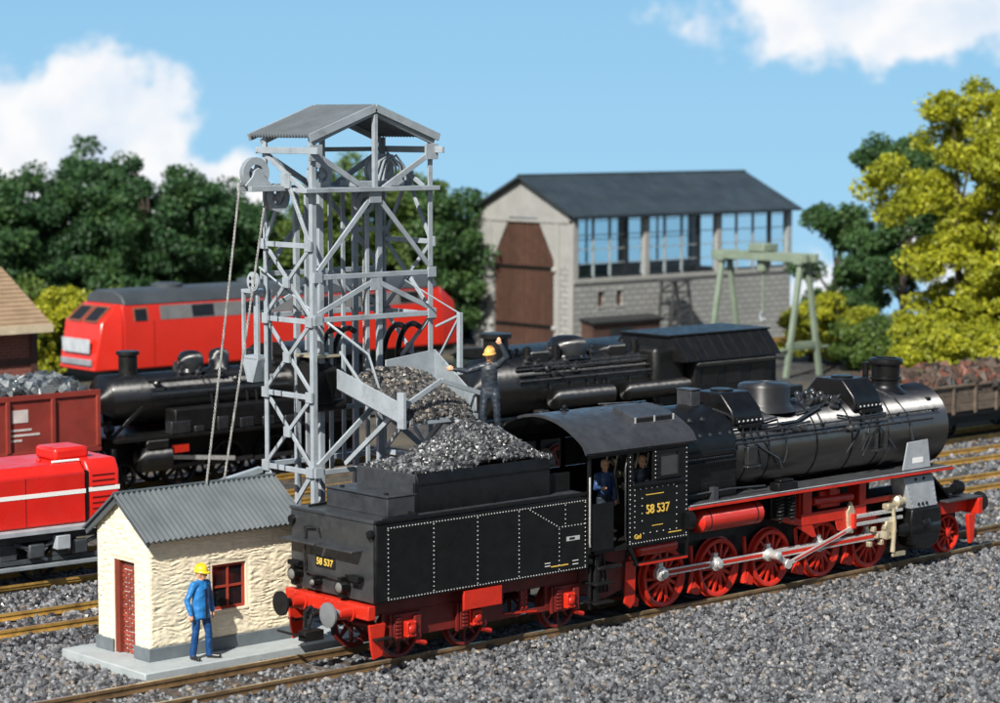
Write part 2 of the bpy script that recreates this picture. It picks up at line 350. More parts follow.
T5 = lambda x: 41.75
T6 = lambda x: 18.2
track('brown rails of the front track under the black locomotive', T0, -14, 60, (-9, 27), RAILB)
track('second track with golden rails passing behind the hut', T1, -14, 60, (-9, 40))
track('third track carrying the red shunter', T2, -14, 60, (-4, 42))
track('fourth track under the middle black locomotive', T3, -5, 70, (30, 45))
track('fifth track under the dark open wagon', T6, -5, 70, (20, 21))
track('sixth track under the left black locomotive and the coal wagon', T4, -12, 70, (4, 20))
track('rearmost track under the red diesel locomotive', T5, 0, 80, (18, 20))

# ---------------------------------------------------------------- gravel (scattered stones)
def scatter():
    rng = np.random.default_rng(7)
    def region(n, x0, x1, y0, y1, keep, size, z, zj=0.02):
        P = np.empty((n, 3)); P[:, 0] = rng.uniform(x0, x1, n); P[:, 1] = rng.uniform(y0, y1, n)
        P[:, 2] = z + rng.uniform(-zj, zj, n); k = keep(P[:, 0], P[:, 1]); P = P[k]
        return P, rng.uniform(.75, 1.25, len(P)) * size
    parts = []
    # front shoulder, visible wedge plus a margin
    def keepf(x, y): return (y < -0.06 + 0.0017 * np.clip(x - 8, 0, None) ** 2) & (x > -8 - y * .55) & (x < 26.5 + y * .9) & ((y > -12.5))
    parts.append(region(92000, -8, 27, -12.5, 0.35, keepf, .058, GZ + .012, .07))
    yo = lambda x: 0.0017 * np.clip(x - 8, 0, None) ** 2
    parts.append(region(9000, -9, 26, .06, 2.0, lambda x, y: (y > .07 + yo(x)) & (y < 1.43 + yo(x)) & ((x < 7) | (x > 17)), .055, GZ - .012, .02))
    hut = lambda x, y: ~((x > -3.0) & (x < 1.7) & (y > 2.0) & (y < 5.1))
    nr = lambda x, y: (np.abs(np.abs(y - (8.05 - .033 * x)) - .75) > .09) & (np.abs(np.abs(y - (12.35 - .045 * x)) - .75) > .09) & (np.abs(np.abs(y - .75 - yo(x)) - .75) > .09)
    parts.append(region(15000, -9, 3, 1.58, 13.5, lambda x, y: hut(x, y) & nr(x, y), .064, GZ + .012, .03))
    parts.append(region(11000, 17, 46, 1.5, 13.5, lambda x, y: nr(x, y) & (x > 15 + y * .9), .075, GZ + .01, .03))
    # dark spill of coal along the rails of the second track, left
    P = np.concatenate([p[0] for p in parts]); S = np.concatenate([p[1] for p in parts])
    g = (np.abs(P[:, 1] - .75) < .7)
    P[g, 2] += 0
    me = stones('gravel', P, S, 3, .18)
    o = link('gravel', me, GRAVEL); tag(o, 'loose grey gravel ballast covering the yard', 'gravel', kind='stuff')
    # darker coal crumbs beside the hut track
    Q, s = region(2600, -9, 2, 1.6, 10.5, lambda x, y: hut(x, y) & nr(x, y) & ((np.abs(y - 6.6) < .45) | (np.abs(y - 7.9) < .5) | (np.abs(y - 10.2) < .25)), .07, GZ + .04, .03)
    o = link('coal_crumbs', stones('coal_crumbs', Q, s, 5), COAL); tag(o, 'dark coal crumbs spilled along the golden rails', 'coal', kind='stuff')
scatter()
#@@SPLIT
# ---------------------------------------------------------------- winch hut
STUCCO = mat('cream_plaster', (0.84, 0.745, 0.55), 0.7, var=0.06, scale=5, bump=0.5, bscale=45, dirt=(0.60, 0.46, 0.26, 0.25))
CONC = mat('pale_concrete', (0.36, 0.40, 0.41), 0.6, var=0.08, scale=2, bump=0.2, bscale=30, dirt=(.20, .20, .18, .35))
PLINTH = mat('plinth_grey', (0.13, 0.155, 0.17), 0.6, var=0.12, scale=3, bump=0.15, bscale=25)
BRICK = mat('door_brick', (0.27, 0.05, 0.03), 0.6, var=0.15, scale=8, bump=0.2, rnd=0.25)
MORTAR = mat('white_mortar', (0.78, 0.72, 0.66), 0.8, var=0.06)
FRAMER = mat('brown_red_frame', (0.17, 0.03, 0.018), 0.4, var=0.12)
def rough_wall(mb, P, us, lo, hi, nz, amp, seed, holes=(), ub=None, zb=None, fu=2.6, fz=15):
    ub = ub or (us[0], us[-1])
    cols = []
    for u in us:
        cols.append([(u, lo(u) + (hi(u) - lo(u)) * k / nz) for k in range(nz + 1)])
    def d(u, z):
        q = Vector((u * fu + seed, z * fz + 1.6 * mnoise.noise(Vector((u * 2.2, z * 2, seed))), seed))
        h = 1 - abs(mnoise.noise(q)) * 2.0
        h = .65 * h + .35 * (mnoise.noise(Vector((u * fu * 4, z * fz * 1.8, seed + 4))) + .5)
        for (a, b, c, e) in holes:
            m = max(a - u, u - b, c - z, z - e); h *= min(1, max(0, (m - .045) / .05))
        m = min(z - (zb[0] if zb else lo(u)), (zb[1] if zb else hi(u)) - z, u - ub[0], ub[1] - u); h *= min(1, max(0, m / .05))
        return h * amp
    vs = [P(u, z, d(u, z)) for c in cols for u, z in c]; k = nz + 1; fs = []
    for i in range(len(us) - 1):
        for j in range(nz):
            um = (us[i] + us[i + 1]) / 2; zm = sum(cols[a][b][1] for a in (i, i + 1) for b in (j, j + 1)) / 4
            if any(a < um < b and c < zm < e for a, b, c, e in holes): continue
            fs.append((i * k + j, (i + 1) * k + j, (i + 1) * k + j + 1, i * k + j + 1))
    mb.add(vs, fs)
def seg(stops, step):
    out = []
    for a, b in zip(stops, stops[1:]):
        n = max(1, round((b - a) / step)); out += [a + (b - a) * i / n for i in range(n)]
    return out + [stops[-1]]
HX0, HX1, HY0, HY1 = -2.36, 1.2, 2.89, 4.73
HYM = (HY0 + HY1) / 2
def hut():
    t = thing('winch_hut', 'small cream plastered hut with grey corrugated roof and red window', 'hut', (HX0, HY0, 0))
    top = lambda y: 3.13 - abs(y - HYM) * 0.70
    win = (-.88, -.06, .80, 1.72)
    # z rows aligned with the window by building three bands
    wl = MB(); us = seg([HX0, win[0], win[1], HX1], .025)
    for a, b in ((.24, win[2]), (win[2], win[3]), (win[3], 2.46)):
        rough_wall(wl, lambda u, z, d: (u, HY0 - d, z), us, lambda u: a, lambda u: b, max(2, int((b - a) / .02)), .032, 3.1, [win], None, (.24, 2.46))
    # window reveal
    x0, x1, z0, z1 = win; D = .09
    wl.add([(x0, HY0, z0), (x1, HY0, z0), (x1, HY0, z1), (x0, HY0, z1), (x0, HY0 + D, z0), (x1, HY0 + D, z0), (x1, HY0 + D, z1), (x0, HY0 + D, z1)], [(0, 1, 5, 4), (1, 2, 6, 5), (2, 3, 7, 6), (3, 0, 4, 7)])
    wl.build('wall', STUCCO, t, label='cream rough plaster front wall')
    gb = MB(); dy0, dy1, dz = 3.40, 4.14, 1.88; DH = [(3.40, 4.14, 0, 1.88)]
    rough_wall(gb, lambda u, z, d: (HX0 - d, u, z), seg([HY0, dy0], .025), lambda u: .24, top, 110, .035, 8.4, DH, (HY0, HY1), (.2, 9), 6, 20)
    rough_wall(gb, lambda u, z, d: (HX0 - d, u, z), seg([dy0, dy1], .025), lambda u: dz, top, 56, .035, 8.4, DH, (HY0, HY1), (.2, 9), 6, 20)
    rough_wall(gb, lambda u, z, d: (HX0 - d, u, z), seg([dy1, HY1], .025), lambda u: .24, top, 110, .035, 8.4, DH, (HY0, HY1), (.2, 9), 6, 20)
    for y in (dy0, dy1): gb.add([(HX0, y, 0), (HX0 + .22, y, 0), (HX0 + .22, y, dz), (HX0, y, dz)], [(0, 1, 2, 3)])
    gb.add([(HX0, dy0, dz), (HX0 + .22, dy0, dz), (HX0 + .22, dy1, dz), (HX0, dy1, dz)], [(0, 1, 2, 3)])
    gb.build('gable_wall', STUCCO, t)
    MB().prism([(HY0 + .01, 0), (HY1, 0), (HY1, top(HY1)), (HYM, top(HYM)), (HY0 + .01, top(HY0))], 'yz', HX1 - .05, HX1).build('gable_wall', STUCCO, t)
    MB().box(HX0, HX1 - .06, HY1 - .05, HY1, 0, 2.4).build('wall', STUCCO, t)
    pl = MB().box(HX0 - .05, HX1 + .03, HY0 - .05, HY0 + .05, 0, .26)
    pl.build('plinth', PLINTH, t, .012)
    MB().box(HX0 - .052, HX0 + .08, HY0 + .052, dy0 - .01, 0, .26).build('plinth', PLINTH, t, .012)
    MB().box(HX0 - .05, HX0 + .08, dy1 + .01, HY1 + .04, 0, .26).build('plinth', PLINTH, t, .012)
    # window
    w = MB(); y = HY0 + .075; fr = .06
    w.box(x0, x1, y - .03, y + .02, z0, z0 + fr).box(x0, x1, y - .03, y + .02, z1 - fr, z1).box(x0, x0 + fr, y - .029, y + .02, z0 + fr, z1 - fr).box(x1 - fr, x1, y - .029, y + .02, z0 + fr, z1 - fr)
    w.box((x0 + x1) / 2 - .022, (x0 + x1) / 2 + .022, y - .025, y + .02, z0 + fr, z1 - fr).box(x0 + fr, x1 - fr, y - .023, y + .02, (z0 + z1) / 2 - .022, (z0 + z1) / 2 + .022)
    wf = w.build('window', mat('window_red', (0.34, 0.05, 0.03), 0.4), t, label='red framed four-pane window')
    xm, zm = (x0 + x1) / 2, (z0 + z1) / 2
    for a, b in ((x0, xm), (xm, x1)):
        for c, e in ((z0, zm), (zm, z1)): MB().box(a + .02, b - .02, y + .001, y + .012, c + .02, e - .02).build('pane', GLASSD, wf)
    MB().box(x0 - .04, x1 + .04, HY0 - .025, HY0 + .05, z0 - .05, z0 - .002).build('sill', STUCCO, wf, .008)
    # bricked up doorway
    xd = HX0 + .14
    MB().box(xd, xd + .05, dy0, dy1, 0, dz).build('mortar_bed', MORTAR, t)
    MB().box(HX0 + .02, xd + .0, dy1 - .16, dy1 - .002, 0, dz - .002).build('door_frame', FRAMER, t, .006)
    bw, bh = .20, .088; bm = MB().box(-.03, 0, -bw / 2 + .016, bw / 2 - .016, -bh / 2 + .014, bh / 2 - .014).mesh('brick'); bm.materials.append(BRICK)
    hm = MB().box(-.03, 0, -bw / 4 + .016, bw / 4 - .016, -bh / 2 + .014, bh / 2 - .014).mesh('brick'); hm.materials.append(BRICK)
    rg = random.Random(4); row = 0; z = bh / 2 + .01; W0, W1 = dy0, dy1 - .16
    while z < dz - bh / 2:
        y = W0; first = row % 2
        while y < W1 - .04:
            w_ = bw / 2 if (first or W1 - y < bw * .8) else bw; first = 0
            o = bpy.data.objects.new('brick', hm if w_ < bw else bm); C.objects.link(o); o.parent = t
            o.location = Vector((xd + rg.uniform(-.012, .006), y + w_ / 2, z)) - ORG[t.name]; o.rotation_euler = (0, 0, rg.uniform(-.03, .03)); y += w_
        z += bh; row += 1
    # corrugated roof sheets
    def sheet(sy, nm):
        mb = MB(); n = 31 * 8; X0, X1 = HX0 - .2, HX1 + .14; A = []; B = []; A2 = []; B2 = []
        ye = HYM + sy * 1.17; ze = 3.22 - 1.17 * .70; nx = Vector((0, sy * .70, 1)).normalized()
        for i in range(n + 1):
            x = X0 + (X1 - X0) * i / n; h = math.sin(i / 8 * 2 * math.pi) * .030
            for L_, (yy, zz), off in ((A, (HYM, 3.22), h), (B, (ye, ze), h), (A2, (HYM, 3.22), h - .035), (B2, (ye, ze), h - .035)):
                q = Vector((x, yy, zz)) + nx * off; L_.append(q)
        mb.strip(A, B).strip(A2, B2).strip(A, A2).strip(B, B2)
        mb.add([A[0], B[0], B2[0], A2[0]], [(0, 1, 2, 3)]).add([A[-1], B[-1], B2[-1], A2[-1]], [(0, 1, 2, 3)])
        return mb.build(nm, ROOFG, t)
    r = sheet(-1, 'roof'); sheet(1, 'roof')
    MB().tube((HX0 - .2, HYM, 3.225), (HX1 + .14, HYM, 3.225), .035, 8).build('ridge_cap', ROOFG, r)
    for sy in (-1, 1):
        MB().beam((HX0 - .12, HYM, 3.11), (HX0 - .12, HYM + sy * 1.12, 3.11 - 1.12 * .7), .05, .10).build('barge_board', ROOFG, r)
    b = MB().box(-3.0, 2.35, 2.08, 5.1, GZ - .05, 0)
    o = b.build('concrete_slab', CONC, None, .02); tag(o, 'pale grey concrete slab under the cream hut', 'slab')
hut()

# ---------------------------------------------------------------- coaling tower
TX0, TX1, TY0, TY1 = 2.72, 6.02, 4.3, 6.05
def tower():
    t = thing('coaling_tower', 'tall grey steel lattice coaling tower with corrugated gable roof', 'tower', (TX0, TY0, 0))
    G = GREYST
    def B(nm, p, q, w=.10, h=.10, up=(0, 0, 1)): return MB().beam(p, q, w, h, up).build(nm, G, t, .008)
    TOP = 10.12
    for x in (TX0, TX1):
        for y in (TY0, TY1):
            sgx = 1 if x == TX0 else -1; sgy = 1 if y == TY0 else -1
            m = MB().box(x - .09, x + .09, y - .02, y + .02, GZ, TOP).box(x - .02, x + .02, y + .021, y + sgy * .11 if sgy > 0 else y - .021, GZ, TOP) if False else \
                MB().box(min(x, x + sgx * .12), max(x, x + sgx * .12), min(y, y + sgy * .035), max(y, y + sgy * .035), GZ, TOP)
            m.box(min(x, x + sgx * .035), max(x, x + sgx * .035), min(y + sgy * .036, y + sgy * .12), max(y + sgy * .036, y + sgy * .12), GZ, TOP)
            m.build('post', G, t, .006)
            MB().box(x - .18, x + .18, y - .18, y + .18, GZ, GZ + .14).build('footing', CONC, t, .015)
    # heights of the side panels
    hs = [9.0, 7.86, 6.26, 4.66, 3.06]
    def gus(x, y, z, ax, s=.15):
        d = (.03, s, s) if ax == 'x' else (s, .03, s)
        MB().box(x - d[0], x + d[0], y - d[1], y + d[1], z - d[2], z + d[2]).build('gusset_plate', G, t, .005)
    for x, o in ((TX0 + .0, -.0), (TX1, 0)):
        ym = (TY0 + TY1) / 2
        for z in hs[1:]:
            B('crossbar', (x, TY0 + .05, z), (x, TY1 - .05, z), .07, .11)
            for y in (TY0 + .09, TY1 - .09): gus(x + (-.033 if x == TX0 else .033), y, z, 'x', .11)
        for y in (TY0 + .12, TY1 - .12):
            B('brace', (x, ym, hs[0] + .25), (x, y, hs[1] + .1), .05, .09)
        gus(x - .02 if x == TX0 else x + .02, ym, hs[0] + .22, 'x', .16)
        for a, b in zip(hs[1:], hs[2:]):
            B('brace', (x - .02, TY0 + .12, a - .1), (x - .02, TY1 - .12, b + .1), .045, .09)
            B('brace', (x + .04, TY1 - .12, a - .1), (x + .04, TY0 + .12, b + .1), .045, .09)
            gus(x - .035 if x == TX0 else x + .06, ym, (a + b) / 2, 'x', .11)
        B('brace', (x, TY0 + .12, hs[-1] - .1), (x, ym, 2.1), .05, .11); B('brace', (x, TY1 - .12, hs[-1] - .1), (x, ym, 2.1), .05, .11)
        B('brace', (x, ym, 2.1), (x, TY0 + .12, .9), .05, .11); B('brace', (x, ym, 2.1), (x, TY1 - .12, .9), .05, .11)
        B('crossbar', (x, TY0 + .05, .75), (x, TY1 - .05, .75), .07, .13)
    xm = (TX0 + TX1) / 2
    for y in (TY0, TY1):
        f = y == TY0; yo = y - .03 if f else y + .03
        for z in (7.2, 6.3, 3.06):
            B('crossbar', (TX0, yo, z), (TX1, yo, z), .08, .11)
            for x in (TX0 + .09, TX1 - .09): gus(x, yo + (-.035 if f else .035), z, 'y', .11)
        for sx in (TX0 + .12, TX1 - .12):
            B('brace', (xm, yo, 8.95), (sx, yo, 7.32), .05, .11); B('brace', (xm, yo, 7.08), (sx, yo, 6.42), .05, .11)
        gus(xm, yo - (.02 if f else -.02), 8.9, 'y', .16); gus(xm, yo, 7.0, 'y', .13)
    B('brace', (TX0 + .1, TY0 - .03, 3.2), (xm, TY0 - .03, 4.4), .06, .12); B('brace', (TX1 - .1, TY0 - .03, 3.2), (xm, TY0 - .03, 4.4), .06, .12)
    # head frame under the roof
    for z in (9.86,):
        for y in (TY0 - .01, TY1 + .01): B('head_beam', (TX0 - .12, y + .05, z), (TX1 + .12, y + .05, z), .07, .10) if y > 5 else None
        for x in (TX0 - .05, TX1 + .05): B('head_beam', (x, TY0 - .3, z), (x, TY1 + .12, z), .08, .14)
    for x in (TX0 + .07, TX1 - .07): gus(x, TY0 - .04, 9.82, 'y', .17)
    B('brace', (TX0 + .15, TY0 - .03, 9.75), (xm - .2, TY0 - .03, 9.02), .06, .12); B('brace', (TX1 - .15, TY0 - .03, 9.75), (xm + .2, TY0 - .03, 9.02), .06, .12)
    B('brace', (TX0 + .15, TY1 + .03, 9.75), (xm - .2, TY1 + .03, 9.02), .06, .12); B('brace', (TX1 - .15, TY1 + .03, 9.75), (xm + .2, TY1 + .03, 9.02), .06, .12)
    for x in (TX0, TX1): B('brace', (x, TY1 - .15, 9.75), (x, TY0 + .2, 9.0), .05, .10)
    for y in (TY0 - .05, TY1 + .05): B('king_post', (xm, y, 8.98), (xm, y, 10.62), .10, .10, (1, 0, 0))
    # platform at the head
    pf = MB().box(TX0 - .25, TX1 + .1, TY0 - .14, TY0 + .24, 8.98, 9.08).build('platform_beam', G, t, .01)
    MB().box(TX0 - .25, TX1 + .1, TY1 - .24, TY1 + .14, 8.98, 9.08).build('platform_beam', G, t, .01)
    MB().box(TX0 - .9, TX0 + .45, TY1 - .85, TY1 - .72, 9.0, 9.12).build('platform_beam', G, t, .01)
    MB().box(TX0 - .9, TX0 + .45, TY1 - .45, TY1 - .32, 9.0, 9.12).build('platform_beam', G, t, .01)
    for x in (TX0 + .12, 4.0, 4.75, TX1 - .12): MB().box(x - .09, x + .09, TY0 + .241, TY1 - .241, 8.99, 9.07).build('platform_beam', G, t, .008)
    MB().box(4.05, 5.3, TY0 + .1, TY0 + .75, 9.085, 9.2).build('winch_bed', G, t, .01)
    # hoist shaft guides inside
    for x in (3.35, 3.62, 4.62, 4.95):
        for y in (TY0 + .55, TY1 - .35):
            if (x in (3.35, 4.95)): B('hoist_guide', (x, y, GZ), (x, y, 9.0), .09, .13, (1, 0, 0))
            else: B('hoist_guide', (x, y, 3.0), (x, y, 9.0), .06, .09, (1, 0, 0))
    for z in (4.2, 8.1): B('hoist_tie', (4.62, TY1 - .35, z), (TX1 - .15, TY1 - .35, z), .06, .10)
    # sheaves
    def sheave(x, y, z, r, ax=(0, 1, 0), nm='sheave'):
        a = Vector(ax)
        s = MB().lathe(Vector((x, y, z)) - a * .07, ax, [(0, r * .55), (0, r), (.03, r), (.05, r * .86), (.09, r * .86), (.11, r), (.14, r), (.14, r * .55), (0, r * .55)], 28, False)
        for k in range(5):
            g = 2 * math.pi * k / 5; sd_ = a.cross(Vector((0, 0, 1))).normalized()
            d = sd_ * math.cos(g) + Vector((0, 0, 1)) * math.sin(g); s.beam(Vector((x, y, z)), Vector((x, y, z)) + d * r * .6, .06, .05, ax)
        s.lathe(Vector((x, y, z)) - a * .1, ax, [(0, .07), (.2, .07)], 12)
        o = s.build(nm, G, t); return o
    sheave(TX0 - .62, TY1 - .58, 9.38, .34); sheave(TX0 - .05, TY1 - .58, 8.86, .30); sheave(TX0 + .55, TY0 + .45, 9.34, .30)
    sheave(5.02, TY0 + .62, 9.42, .36); sheave(4.5, TY0 + .5, 8.72, .24)
    for yy in (TY1 - .72, TY1 - .44): MB().prism([(TX0 - .98, 9.12), (TX0 - .26, 9.12), (TX0 - .46, 9.32), (TX0 - .52, 9.45), (TX0 - .62, 9.5), (TX0 - .72, 9.45), (TX0 - .78, 9.32)], 'xz', yy - .02, yy + .02).build('sheave_cheek', G, t, .01)
    for k in range(3):
        MB().pipe([(4.62 + .12 * k, TY0 + .3, 9.2), (4.8 + .12 * k, TY0 + .33, 9.62), (5.05 + .12 * k, TY0 + .36, 9.74), (5.3 + .12 * k, TY0 + .4, 9.5), (5.36 + .12 * k, TY0 + .42, 9.2)], .028, 6).build('guard_hoop', G, t)
    # corrugated gable roof
    X0, X1, Y0, Y1 = TX0 - .16, TX1 + .16, TY0 - .06, TY1 + .30
    for sx in (-1, 1):
        xe = xm + sx * 1.76; mb = MB(); n = 20 * 8; A = []; Bq = []; A2 = []; B2 = []; nx = Vector((sx * .36, 0, 1)).normalized()
        for i in range(n + 1):
            y = Y0 + (Y1 - Y0) * i / n; h = math.sin(i / 8 * 2 * math.pi) * .024
            for L_, xx, zz, of in ((A, xm, 10.82, h), (Bq, xe, 10.82 - 1.76 * .36, h), (A2, xm, 10.82, h - .05), (B2, xe, 10.82 - 1.76 * .36, h - .05)):
                L_.append(Vector((xx, y, zz)) + nx * of)
        mb.strip(A, Bq).strip(A2, B2).strip(Bq, B2).strip(A, A2)
        r = mb.build('roof', ROOFT, t)
        MB().beam((xm, Y0 - .03, 10.76), (xe, Y0 - .03, 10.76 - 1.76 * .36), .05, .16).build('barge_board', GREYST, r)
        MB().beam((xm, Y1 + .03, 10.76), (xe, Y1 + .03, 10.76 - 1.76 * .36), .05, .16).build('barge_board', GREYST, r)
        for yy in (TY0 - .0, TY1 - .0): MB().beam((xm, yy, 10.66), (xe - sx * .1, yy, 10.66 - 1.76 * .36), .09, .11).build('rafter', GREYST, r)
    # side counterweight cage, left
    cy = TY1 + .25
    cg = MB().box(TX0 - .2, TX0 + .2, cy - .3, cy + .3, 6.78, 6.86)
    for yy in (cy - .26, cy + .26):
        for xx in (TX0 - .16, TX0 + .16): cg.box(xx - .035, xx + .035, yy - .035, yy + .035, 5.35, 6.78)
    cg.prism([(cy - .3, 5.35), (cy + .3, 5.35), (cy + .1, 4.85), (cy - .1, 4.85)], 'yz', TX0 - .2, TX0 + .2).box(TX0 - .19, TX0 + .19, cy - .29, cy + .29, 5.36, 5.42)
    cg.build('counterweight_cage', G, t, .006)
    w = MB().lathe((TX0 - .25, TY1 - .02, 7.05), (-1, 0, 0), [(0, .06), (0, .21), (.05, .21), (.05, .17), (.06, .17), (.06, .02)], 24).build('hand_wheel', G, t)
    hh = MB()
    for k in range(4):
        g = math.pi / 4 + k * math.pi / 2; hh.lathe((TX0 - .31, TY1 - .02 + .095 * math.cos(g), 7.05 + .095 * math.sin(g)), (-1, 0, 0), [(0, .045), (.004, .045)], 10)
    hh.build('spoke_gap', BLACKM, w)
    # long inclined rods
    MB().tube((TX0 - .1, TY1, 7.35), (TX0 + .35, TY0 - .1, 6.2), .025, 6).build('control_rod', G, t)
    MB().pipe([(TX0 + .3, TY0 - .12, 6.25), (3.5, TY0 - .9, 5.6), (3.75, TY0 - 1.0, 4.75)], .03, 6).build('control_rod', G, t)
    MB().beam((TX0 - .05, TY1 + .08, 2.95), (TX0 - 2.3, TY1 + .1, 2.55), .16, .13).build('outrigger', G, t, .01)
    MB().beam((TX0 - 2.2, TY1 + .1, 2.5), (TX0 - 2.2, TY1 + .1, GZ), .1, .1, (1, 0, 0)).build('outrigger_leg', G, t, .01)
    # swinging arm on the right
    MB().box(TX1 - .05, TX1 + .05, TY0 - .95, TY0 - .85, 5.0, 6.35).build('swing_arm', G, t, .006)
    MB().beam((TX1, TY0 - .1, 6.0), (TX1, TY0 - .9, 6.3), .05, .05).build('swing_arm', G, t, .004)
    MB().beam((TX1, TY0 - .1, 5.2), (TX1, TY0 - .9, 6.28), .045, .045).build('swing_arm', G, t, .004)
    MB().tube((5.2, TY0 - .03, 7.05), (TX1, TY0 - .9, 6.33), .018, 6).build('stay_wire', G, t)
    # curved bucket guides
    for x in (3.6, 3.95, 5.35, 5.75):
        pts = [(x, TY0 + .35 + .55 * math.cos(a), 5.3 + .75 * math.sin(a)) for a in np.linspace(0, math.pi * .62, 10)]
        MB().pipe([(x, TY0 + .9, 4.3)] + pts, .065, 8).build('bucket_guide', BLACK, t)
    # skip (coal bucket) in the shaft
    s = MB().prism([(TY0 + .15, 5.2), (TY0 + .95, 5.45), (TY0 + .9, 4.5), (TY0 + .35, 4.45)], 'yz', 2.98, 3.55).build('coal_skip', BLACKM, t, .03)
    MB().box(2.95, 3.6, TY0 + .2, TY0 + .95, 5.46, 5.52).build('skip_rim', BRASS, s, .01)
    MB().tube((2.95, TY0 + .5, 4.4), (3.9, TY0 + .5, 4.4), .12, 12).build('axle', BLACKM, s)
    # chute
    top_l, top_r, lip_l, lip_r = Vector((3.35, TY0 - .05, 4.82)), Vector((6.0, TY0 - .05, 4.82)), Vector((3.15, 1.95, 4.33)), Vector((5.2, 1.95, 4.33))
    def quad(nm, a, b, c, d, th, par):
        n = (b - a).cross(d - a).normalized() * th; mb = MB(); mb.add([a, b, c, d, a + n, b + n, c + n, d + n], [(0, 1, 2, 3), (7, 6, 5, 4), (0, 4, 5, 1), (1, 5, 6, 2), (2, 6, 7, 3), (3, 7, 4, 0)])
        return mb.build(nm, G, par, .006)
    up = Vector((0, 0, .42))
    fl = quad('chute', top_l, top_r, lip_r, lip_l, .04, t); fl['label'] = 'grey coal chute sloping towards the tender'
    quad('side_wall', top_l, lip_l, lip_l + up, top_l + up, .04, fl); quad('side_wall', lip_r, top_r, top_r + up * 1.6, lip_r + up * .9, .04, fl)
    quad('back_wall', Vector((4.6, TY0 - .08, 4.82)), top_r, top_r + up * 1.6, Vector((4.6, TY0 - .08, 5.35)), .03, fl)
    MB().beam(lip_l - Vector((0, .06, .03)), lip_r - Vector((0, .06, .03)), .09, .12).build('lip_bar', G, fl, .01)
    ap = Vector((4.25, 1.92, 5.12))
    MB().beam(lip_l + Vector((.05, -.03, .3)), ap, .06, .10).build('gate_bar', G, fl, .006); MB().beam(ap, lip_r + Vector((.1, -.03, .45)), .06, .10).build('gate_bar', G, fl, .006)
    MB().box(lip_l.x - .05, lip_l.x + .03, 1.76, 1.97, 4.2, 4.95).build('gate_post', G, fl, .006)
    MB().beam((3.4, TY0 - .05, 5.6), (3.25, 2.9, 4.62), .05, .05).build('chute_stay', G, fl, .004)
    MB().beam((3.5, TY0 - .1, 3.2), (3.5, 2.6, 4.38), .07, .1).build('chute_strut', G, fl, .004); MB().beam((5.4, TY0 - .1, 3.2), (5.1, 2.6, 4.38), .07, .1).build('chute_strut', G, fl, .004)
    return t
tower()
def chute_coal():
    rng = np.random.default_rng(12); n = 4200
    v = rng.uniform(0, 1, n); u = rng.uniform(0, 1, n)
    y = 1.85 + v * (4.25 - 1.85); x0 = 3.2 + v * .2; x1 = 5.15 + v * .75; x = x0 + .08 + u * (x1 - x0 - .14)
    z = 4.36 + v * .48 + .05 + .25 * np.sin(np.pi * u) ** .7 * (0.75 + .5 * v) * rng.uniform(.55, 1, n)
    # the face that slips out under the gate
    z = np.where(v < .18, z - .16 * (.18 - v) / .18, z)
    o = link('coal_in_chute', stones('coal_in_chute', np.stack([x, y, z], 1), rng.uniform(.04, .078, n), 4), CHUTECOAL); tag(o, 'brownish grey coal lying in the grey tower chute', 'coal', kind='stuff')
    mb = MB(); vs = []; nu, nv = 12, 12
    for j in range(nv + 1):
        for i in range(nu + 1):
            a, b = i / nu, j / nv; vs.append((3.25 + b * .2 + a * (1.9 + b * .5), 1.9 + b * 2.35, 4.37 + b * .48 + .18 * math.sin(math.pi * a) ** .7 - .2 * max(0, .25 - b)))
    mb.add(vs, [(j * (nu + 1) + i, j * (nu + 1) + i + 1, (j + 1) * (nu + 1) + i + 1, (j + 1) * (nu + 1) + i) for j in range(nv) for i in range(nu)])
    c = mb.build('coal_core', BLACKM, o)
chute_coal()
def cable(name, label, a, b, cat='cable', r=.014, pitch=.16, group=None):
    a = Vector(a); b = Vector(b); d = b - a; L_ = d.length; s, u = frame(d); n = int(L_ / pitch * 6); mb = MB()
    t = thing(name, label, cat, b, group=group)
    for ph in (0, math.pi):
        pts = []
        for i in range(n + 1):
            g = i / 6 * 2 * math.pi + ph; sag = Vector((0, 0, -.10 * math.sin(math.pi * i / n)))
            pts.append(a + d * (i / n) + (s * math.cos(g) + u * math.sin(g)) * .016 + sag)
        MB().pipe(pts, r, 4).build('strand', ROPE, t)
cable('hoist_cable', 'outer left of two twisted cables from tower head to hut roof', (1.72, 5.47, 9.2), (-.40, 3.75, 3.2))
cable('hoist_cable', 'inner right of two twisted cables from tower head to hut roof', (2.38, 5.47, 8.9), (.08, 3.82, 3.22))
for i, (x, y, w) in enumerate(((3.42, 5.0, 'left'), (4.6, 4.95, 'middle'), (5.0, 5.0, 'right'))):
    cable('hoist_chain', '%s thin chain hanging inside the coaling tower frame' % w, (x, y, 8.95), (x, y, 4.6 if i else 5.3), 'chain', .014, .12)
